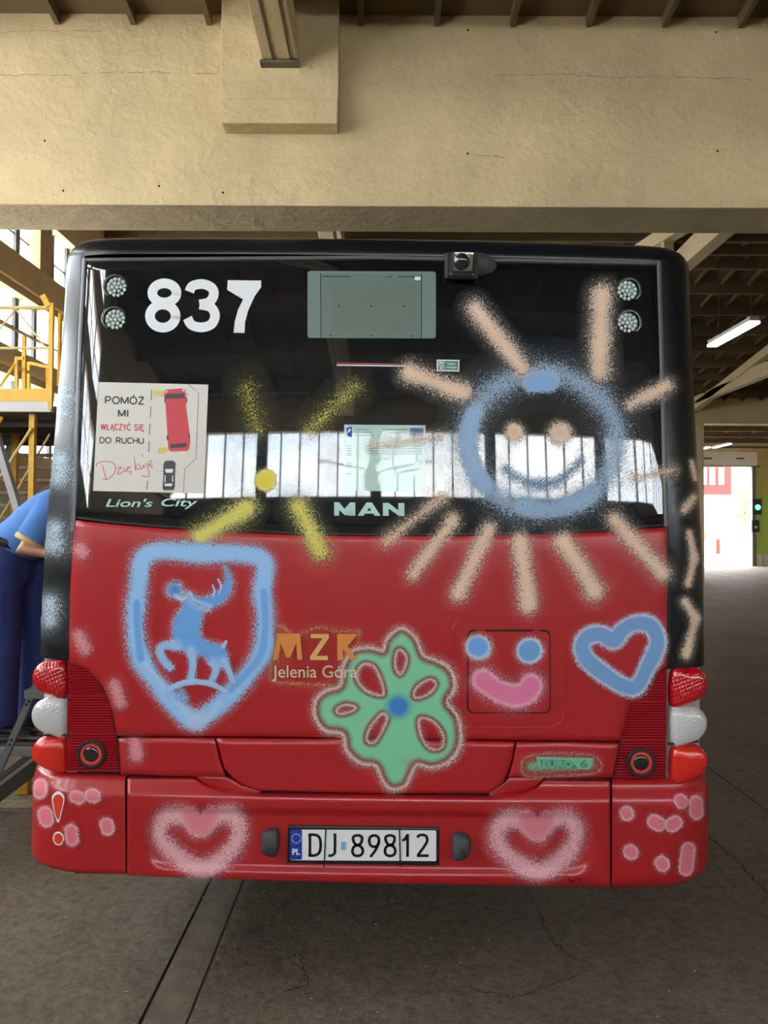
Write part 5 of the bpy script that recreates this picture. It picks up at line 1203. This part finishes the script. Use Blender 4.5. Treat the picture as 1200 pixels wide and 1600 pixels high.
# ================================================================== low step platform the mechanic stands on
PY0, PY1, PZ = 3.92, 4.62, 0.575
px_l, px_r = -2.55, -1.50
sp = empty('step_platform', (0, 0, 0)); tag(sp, 'aluminium folding step platform with yellow feet under the mechanic', 'platform')
MB().box((px_l, PY0, PZ - 0.045), (px_r, PY1, PZ)).build('deck', M['deckdark'], sp, bevel=0.006)
for k in range(8): MB().box((px_l + .02, PY0 + .03 + k * .085, PZ), (px_r - .02, PY0 + .06 + k * .085, PZ + 0.004)).build('deck_rib', M['greyplastic'], sp)
M['feet'] = mat('worn_yellow_rubber', sl(206, 160, 40), 0.7, noise=0.25, nscale=40)
for (x, y, xf, yf) in ((px_l + .05, PY0 + .05, px_l - .08, PY0 - .1), (px_r - .05, PY0 + .05, px_r + .06, PY0 - .1), (px_l + .05, PY1 - .05, px_l - .08, PY1 + .12)):
    MB().bar((x, y, PZ - .03), (xf, yf, 0.05), 0.05, 0.03).build('leg', M['alu'], sp); MB().box((xf - .035, yf - .03, 0), (xf + .035, yf + .03, 0.09)).build('foot', M['feet'], sp, bevel=0.006)
# ribbed stabiliser with a yellow foot
fa = ground(38, 1240); ft = (fa.x, fa.y, 0)
MB().box((fa.x - .035, fa.y - .03, 0), (fa.x + .035, fa.y + .03, 0.10)).build('foot', M['feet'], sp, bevel=0.008)
MB().bar((fa.x, fa.y, 0.08), (fa.x + 0.05, fa.y, 0.30), 0.035, 0.035).build('leg', M['alu'], sp)
a_, b_ = at(-40, 1262, 4.55), at(66, 1182, 4.55)
stb = MB().bar(a_, b_, 0.16, 0.035, up=(0.3, 0.5, 1)).build('stabiliser', mat('ribbed_grey_aluminium', (0.20, 0.20, 0.20), 0.45, metal=0.5), sp)
for k in range(4):
    off = Vector((0, -0.062 + k * 0.041, 0.012 + 0.0)); MB().bar(a_ + off + Vector((0, 0, .012)), b_ + off + Vector((0, 0, .012)), 0.012, 0.02).build('stabiliser_rib', M['alu'], sp)
# strut with holes in front of the legs
M['graysteel'] = mat('grey_steel_tube', (0.17, 0.18, 0.19), 0.4, metal=0.4)
s0, s1 = at(54, 1072, 3.78), at(-14, 1232, 3.78); dvec = (s1 - s0).normalized(); s1f = s0 + dvec * (s0.z / -dvec.z)
MB().bar(s0 + Vector((0.06, 0.02, 0.14)), s1f + Vector((0, 0, 0.01)), 0.03, 0.03).build('strut', M['graysteel'], sp)
for (hx, hy) in ((45, 1096), (41, 1101), (18, 1156), (15, 1164)):
    p = at(hx, hy, 3.76); MB().sphere(p, (0.007, 0.004, 0.007), 8, 5).build('strut_hole', M['dark'], sp)
MB().box((px_r - .25, 3.76, 0.86), (px_r - .1, 3.95, 0.90)).build('strut_bracket', M['graysteel'], sp); MB().bar((px_r - .17, 3.95, PZ - .02), (px_r - .17, 3.93, 0.9), 0.03).build('bracket_post', M['graysteel'], sp)
# pale aluminium hand rail behind him
h0, h1 = at(-14, 655, 4.85), at(34, 815, 4.85); hv = (h1 - h0).normalized(); hb = h0 + hv * ((h0.z - PZ) / -hv.z)
MB().bar(h0, hb, 0.055, 0.04).build('hand_rail', M['lightplastic'], sp)
MB().bar((hb.x - 0.1, PY1 - .03, PZ - 0.02), (hb.x - 0.02, 4.87, PZ - 0.02), 0.05, 0.04).build('rail_bracket', M['alu'], sp)
# black rubber hose lying on the deck edge
M['hose'] = mat('black_hose', (0.015, 0.015, 0.015), 0.5)
hz = MB().tube([(-2.5, 4.02, PZ + .0195), (-2.25, 3.97, PZ + .0195), (-2.0, 4.0, PZ + .0195), (-1.85, 4.03, PZ + .0195), (-1.62, 3.99, PZ + .0195)], 0.014, 8).build('hose', M['hose']); tag(hz, 'black hose lying along the step platform deck by the shoes', 'hose')

# ================================================================== mechanic, leaning in towards the bus side
M['skin'] = mat('skin', sl(206, 156, 130), 0.5, noise=0.05, nscale=20)
M['shirt'] = mat('light_blue_shirt', sl(86, 136, 206), 0.85, noise=0.06, nscale=9, bump=0.1, bscale=12)
M['cuff'] = mat('beige_cuff', sl(222, 192, 130), 0.85)
M['trouser'] = mat('navy_work_trousers', sl(42, 62, 122), 0.85, noise=0.12, nscale=7, bump=0.22, bscale=9)
M['belt'] = mat('black_leather_belt', (0.02, 0.018, 0.016), 0.4)
M['shoe'] = mat('black_shoe', (0.015, 0.015, 0.016), 0.5)
M['hair'] = mat('dark_hair', (0.02, 0.018, 0.018), 0.7)
pr = empty('person', (-2.0, 4.25, PZ + 0.004)); tag(pr, 'person in light blue shirt and navy trousers leaning against the bus side', 'person')
O = Vector((-2.0, 4.25, PZ + 0.004))
def L(x, y, z): return Vector((x, y, z)) - O
def blend(name, mb, m, voxel=0.012, sm=6, parent=pr):
    me = mb.mesh(name); o = bpy.data.objects.new('tmp', me); C.objects.link(o)
    r = o.modifiers.new('r', 'REMESH'); r.mode = 'VOXEL'; r.voxel_size = voxel
    s = o.modifiers.new('s', 'SMOOTH'); s.iterations = sm; s.factor = 0.5
    bpy.context.view_layer.update(); me2 = bpy.data.meshes.new_from_object(o.evaluated_get(bpy.context.evaluated_depsgraph_get()))
    bpy.data.objects.remove(o); me2.materials.clear(); return link(name, me2, m, parent, smooth=True)
z0 = PZ + 0.004
hipN, hipF = L(-2.065, 4.14, z0 + 0.90), L(-1.99, 4.36, z0 + 0.90)
pel = L(-2.06, 4.25, z0 + 0.98); chest = L(-1.83, 4.25, z0 + 1.20); neck = L(-1.66, 4.25, z0 + 1.33); head = L(-1.56, 4.25, z0 + 1.40)
ankN, ankF = L(-2.06, 4.12, z0 + 0.09), L(-1.95, 4.36, z0 + 0.09); kneeN, kneeF = L(-2.045, 4.12, z0 + 0.49), L(-1.945, 4.34, z0 + 0.49)
shN, shF = L(-1.74, 4.045, z0 + 1.23), L(-1.74, 4.455, z0 + 1.23)
elN, elF = L(-1.865, 3.985, z0 + 1.00), L(-1.80, 4.52, z0 + 0.98)
wrN, wrF = L(-1.60, 4.00, z0 + 0.96), L(-1.56, 4.47, z0 + 1.02)
bd = MB()
bd.tube([hipN, kneeN, ankN], [0.085, 0.058, 0.042], 14).tube([hipF, kneeF, ankF], [0.085, 0.058, 0.042], 14)
bd.tube([pel - Vector((0.01, 0, .12)), pel, pel.lerp(chest, .5), chest, chest.lerp(neck, .8)], [(.13, .10), (.155, .115), (.145, .105), (.17, .115), (.09, .075)], 18)
bd.tube([chest, neck, head], [.07, .056, .055], 12)
bd.sphere(head + Vector((0.035, 0, 0.045)), (0.098, 0.075, 0.112)).sphere(head + Vector((0.085, 0, 0.0)), (0.05, 0.05, 0.06)).sphere(head + Vector((0.138, 0, 0.03)), (0.018, 0.013, 0.022), 8, 6)
for s in (-1, 1): bd.sphere(head + Vector((0.03, s * 0.078, 0.04)), (0.02, 0.01, 0.032), 8, 6)
for sh1, el, wr, s in ((shN, elN, wrN, -1), (shF, elF, wrF, 1)):
    bd.tube([chest.lerp(sh1, .5), sh1, el, wr], [.06, .055, .046, .030], 12)
    d = (wr - el).normalized(); palm = wr + d * 0.055
    bd.tube([wr, palm, palm + d * 0.035], [(.028, .022), (.042, .018), (.040, .014)], 10)
    for k in range(4):
        b0 = palm + d * 0.03 + Vector((0, (-0.030 + 0.02 * k), 0)); ln = (0.06, 0.07, 0.068, 0.052)[k]
        bd.tube([b0, b0 + d * ln * .5 + Vector((0, 0, 0.004)), b0 + d * ln + Vector((0, 0, -0.012))], [.0095, .0088, .0075], 8)
    bd.tube([wr + d * 0.03 + Vector((0, s * 0.03, 0.01)), wr + d * 0.06 + Vector((0, s * 0.055, 0.015)), wr + d * 0.085 + Vector((0, s * 0.06, 0.012))], [.012, .011, .009], 8)
body = blend('body', bd, M['skin'], 0.0075, 3)
tq = MB()
tq.tube([hipN + Vector((0, 0.03, .06)), hipN, hipN.lerp(kneeN, .5), kneeN, kneeN.lerp(ankN, .5), ankN + Vector((0.0, 0, -.03))], [.108, .118, .110, .102, .099, .102], 18)
tq.tube([hipF + Vector((0, -0.03, .06)), hipF, hipF.lerp(kneeF, .5), kneeF, kneeF.lerp(ankF, .5), ankF + Vector((0.0, 0, -.03))], [.108, .118, .110, .102, .099, .102], 18)
tq.tube([pel - Vector((0.005, 0, .16)), pel - Vector((0, 0, .05)), pel + Vector((0.025, 0, .05))], [(.19, .135), (.185, .135), (.172, .125)], 20)
# folds and a thigh pocket
for k in range(9):
    kn, an = (kneeN, ankN) if k % 2 else (kneeF, ankF); f = random.random(); c = kn.lerp(an, f)
    tq.sphere(c + Vector((random.uniform(-.03, .05), -0.06, 0)), (0.045, 0.03, 0.016), 8, 6)
tq.box(tuple(hipN + Vector((-0.06, -0.118, -0.30))), tuple(hipN + Vector((0.07, -0.06, -0.14))))
blend('trousers', tq, M['trouser'], 0.011, 7)
sq = MB()
axis = (chest - pel).normalized()
sq.tube([pel + Vector((0.02, 0, .045)), pel.lerp(chest, .35), pel.lerp(chest, .7), chest, chest.lerp(neck, .6), neck - (neck - chest) * .12], [(.178, .132), (.182, .138), (.19, .138), (.195, .128), (.14, .095), (.085, .075)], 22)
for sh1, el in ((shN, elN), (shF, elF)): sq.tube([chest.lerp(sh1, .35), sh1, sh1.lerp(el, .45), sh1.lerp(el, .80)], [.09, .088, .080, .078], 16)
blend('shirt', sq, M['shirt'], 0.011, 6)
for sh1, el in ((shN, elN), (shF, elF)):
    MB().tube([sh1.lerp(el, .76), sh1.lerp(el, .80), sh1.lerp(el, .86), sh1.lerp(el, .87)], [.074, .080, .079, .072], 18).build('cuff', M['cuff'], pr, smooth=True)
bc = pel + Vector((0.028, 0, .06)); bt = MB(); n = 28; vs = []; fs = []
up = Vector((0.42, 0, 1)).normalized(); fx = Vector((1, 0, -0.42)).normalized()
for (r_, h_) in ((0.0, -.022), (.006, -.020), (.006, .020), (0.0, .022)):
    for k in range(n):
        t = 2 * math.pi * k / n; vs.append(bc + fx * ((.130 + r_) * math.cos(t)) + Vector((0, (.181 + r_) * math.sin(t), 0)) + up * h_)
for j in range(3):
    for k in range(n): fs.append((j*n+k, j*n+(k+1) % n, (j+1)*n+(k+1) % n, (j+1)*n+k))
bl_ = bt.add(vs, fs).build('belt', M['belt'], pr, smooth=True)
MB().box(tuple(bc + fx * .134 + Vector((-.004, -.03, -.025))), tuple(bc + fx * .134 + Vector((.008, .03, .025)))).build('buckle', M['chrome'], bl_)
for an in (ankN, ankF):
    sm = MB().tube([an + Vector((-.075, 0, -.062)), an + Vector((-.03, 0, -.045)), an + Vector((.05, 0, -.052)), an + Vector((.13, 0, -.062)), an + Vector((.185, 0, -.072))], [(.036, .024), (.043, .042), (.046, .036), (.048, .028), (.03, .016)], 14)
    sm.tube([an + Vector((-.02, 0, -.05)), an + Vector((-.015, 0, .03))], [.048, .046], 12)
    s_ = blend('shoe', sm, M['shoe'], 0.009, 4)
    MB().box(tuple(an + Vector((-.10, -.045, -.09))), tuple(an + Vector((.20, .045, -.068)))).build('sole', M['rubber'], s_, bevel=0.01)
hr = MB().sphere(head + Vector((0.012, 0, 0.075)), (0.100, 0.083, 0.095), 16, 10)
for k in range(70):
    t, p_ = random.uniform(0, 6.28), random.uniform(0.2, 1.5); d = Vector((math.sin(p_) * math.cos(t) - .3, math.sin(p_) * math.sin(t), math.cos(p_)))
    c = head + Vector((0.012, 0, 0.075)) + Vector((d.x * .09, d.y * .078, d.z * .09)); hr.tube([c, c + d * .035], [.010, .002], 5)
hr.build('hair', M['hair'], pr, smooth=True)
for s in (-1, 1): MB().sphere(head + Vector((0.118, s * 0.032, 0.055)), (0.012, 0.014, 0.010), 8, 6).build('eye', M['white'], body)
MB().box(tuple(head + Vector((0.125, -0.022, -0.022))), tuple(head + Vector((0.135, 0.022, -0.016)))).build('mouth', M['inkred'], body, bevel=0.002)
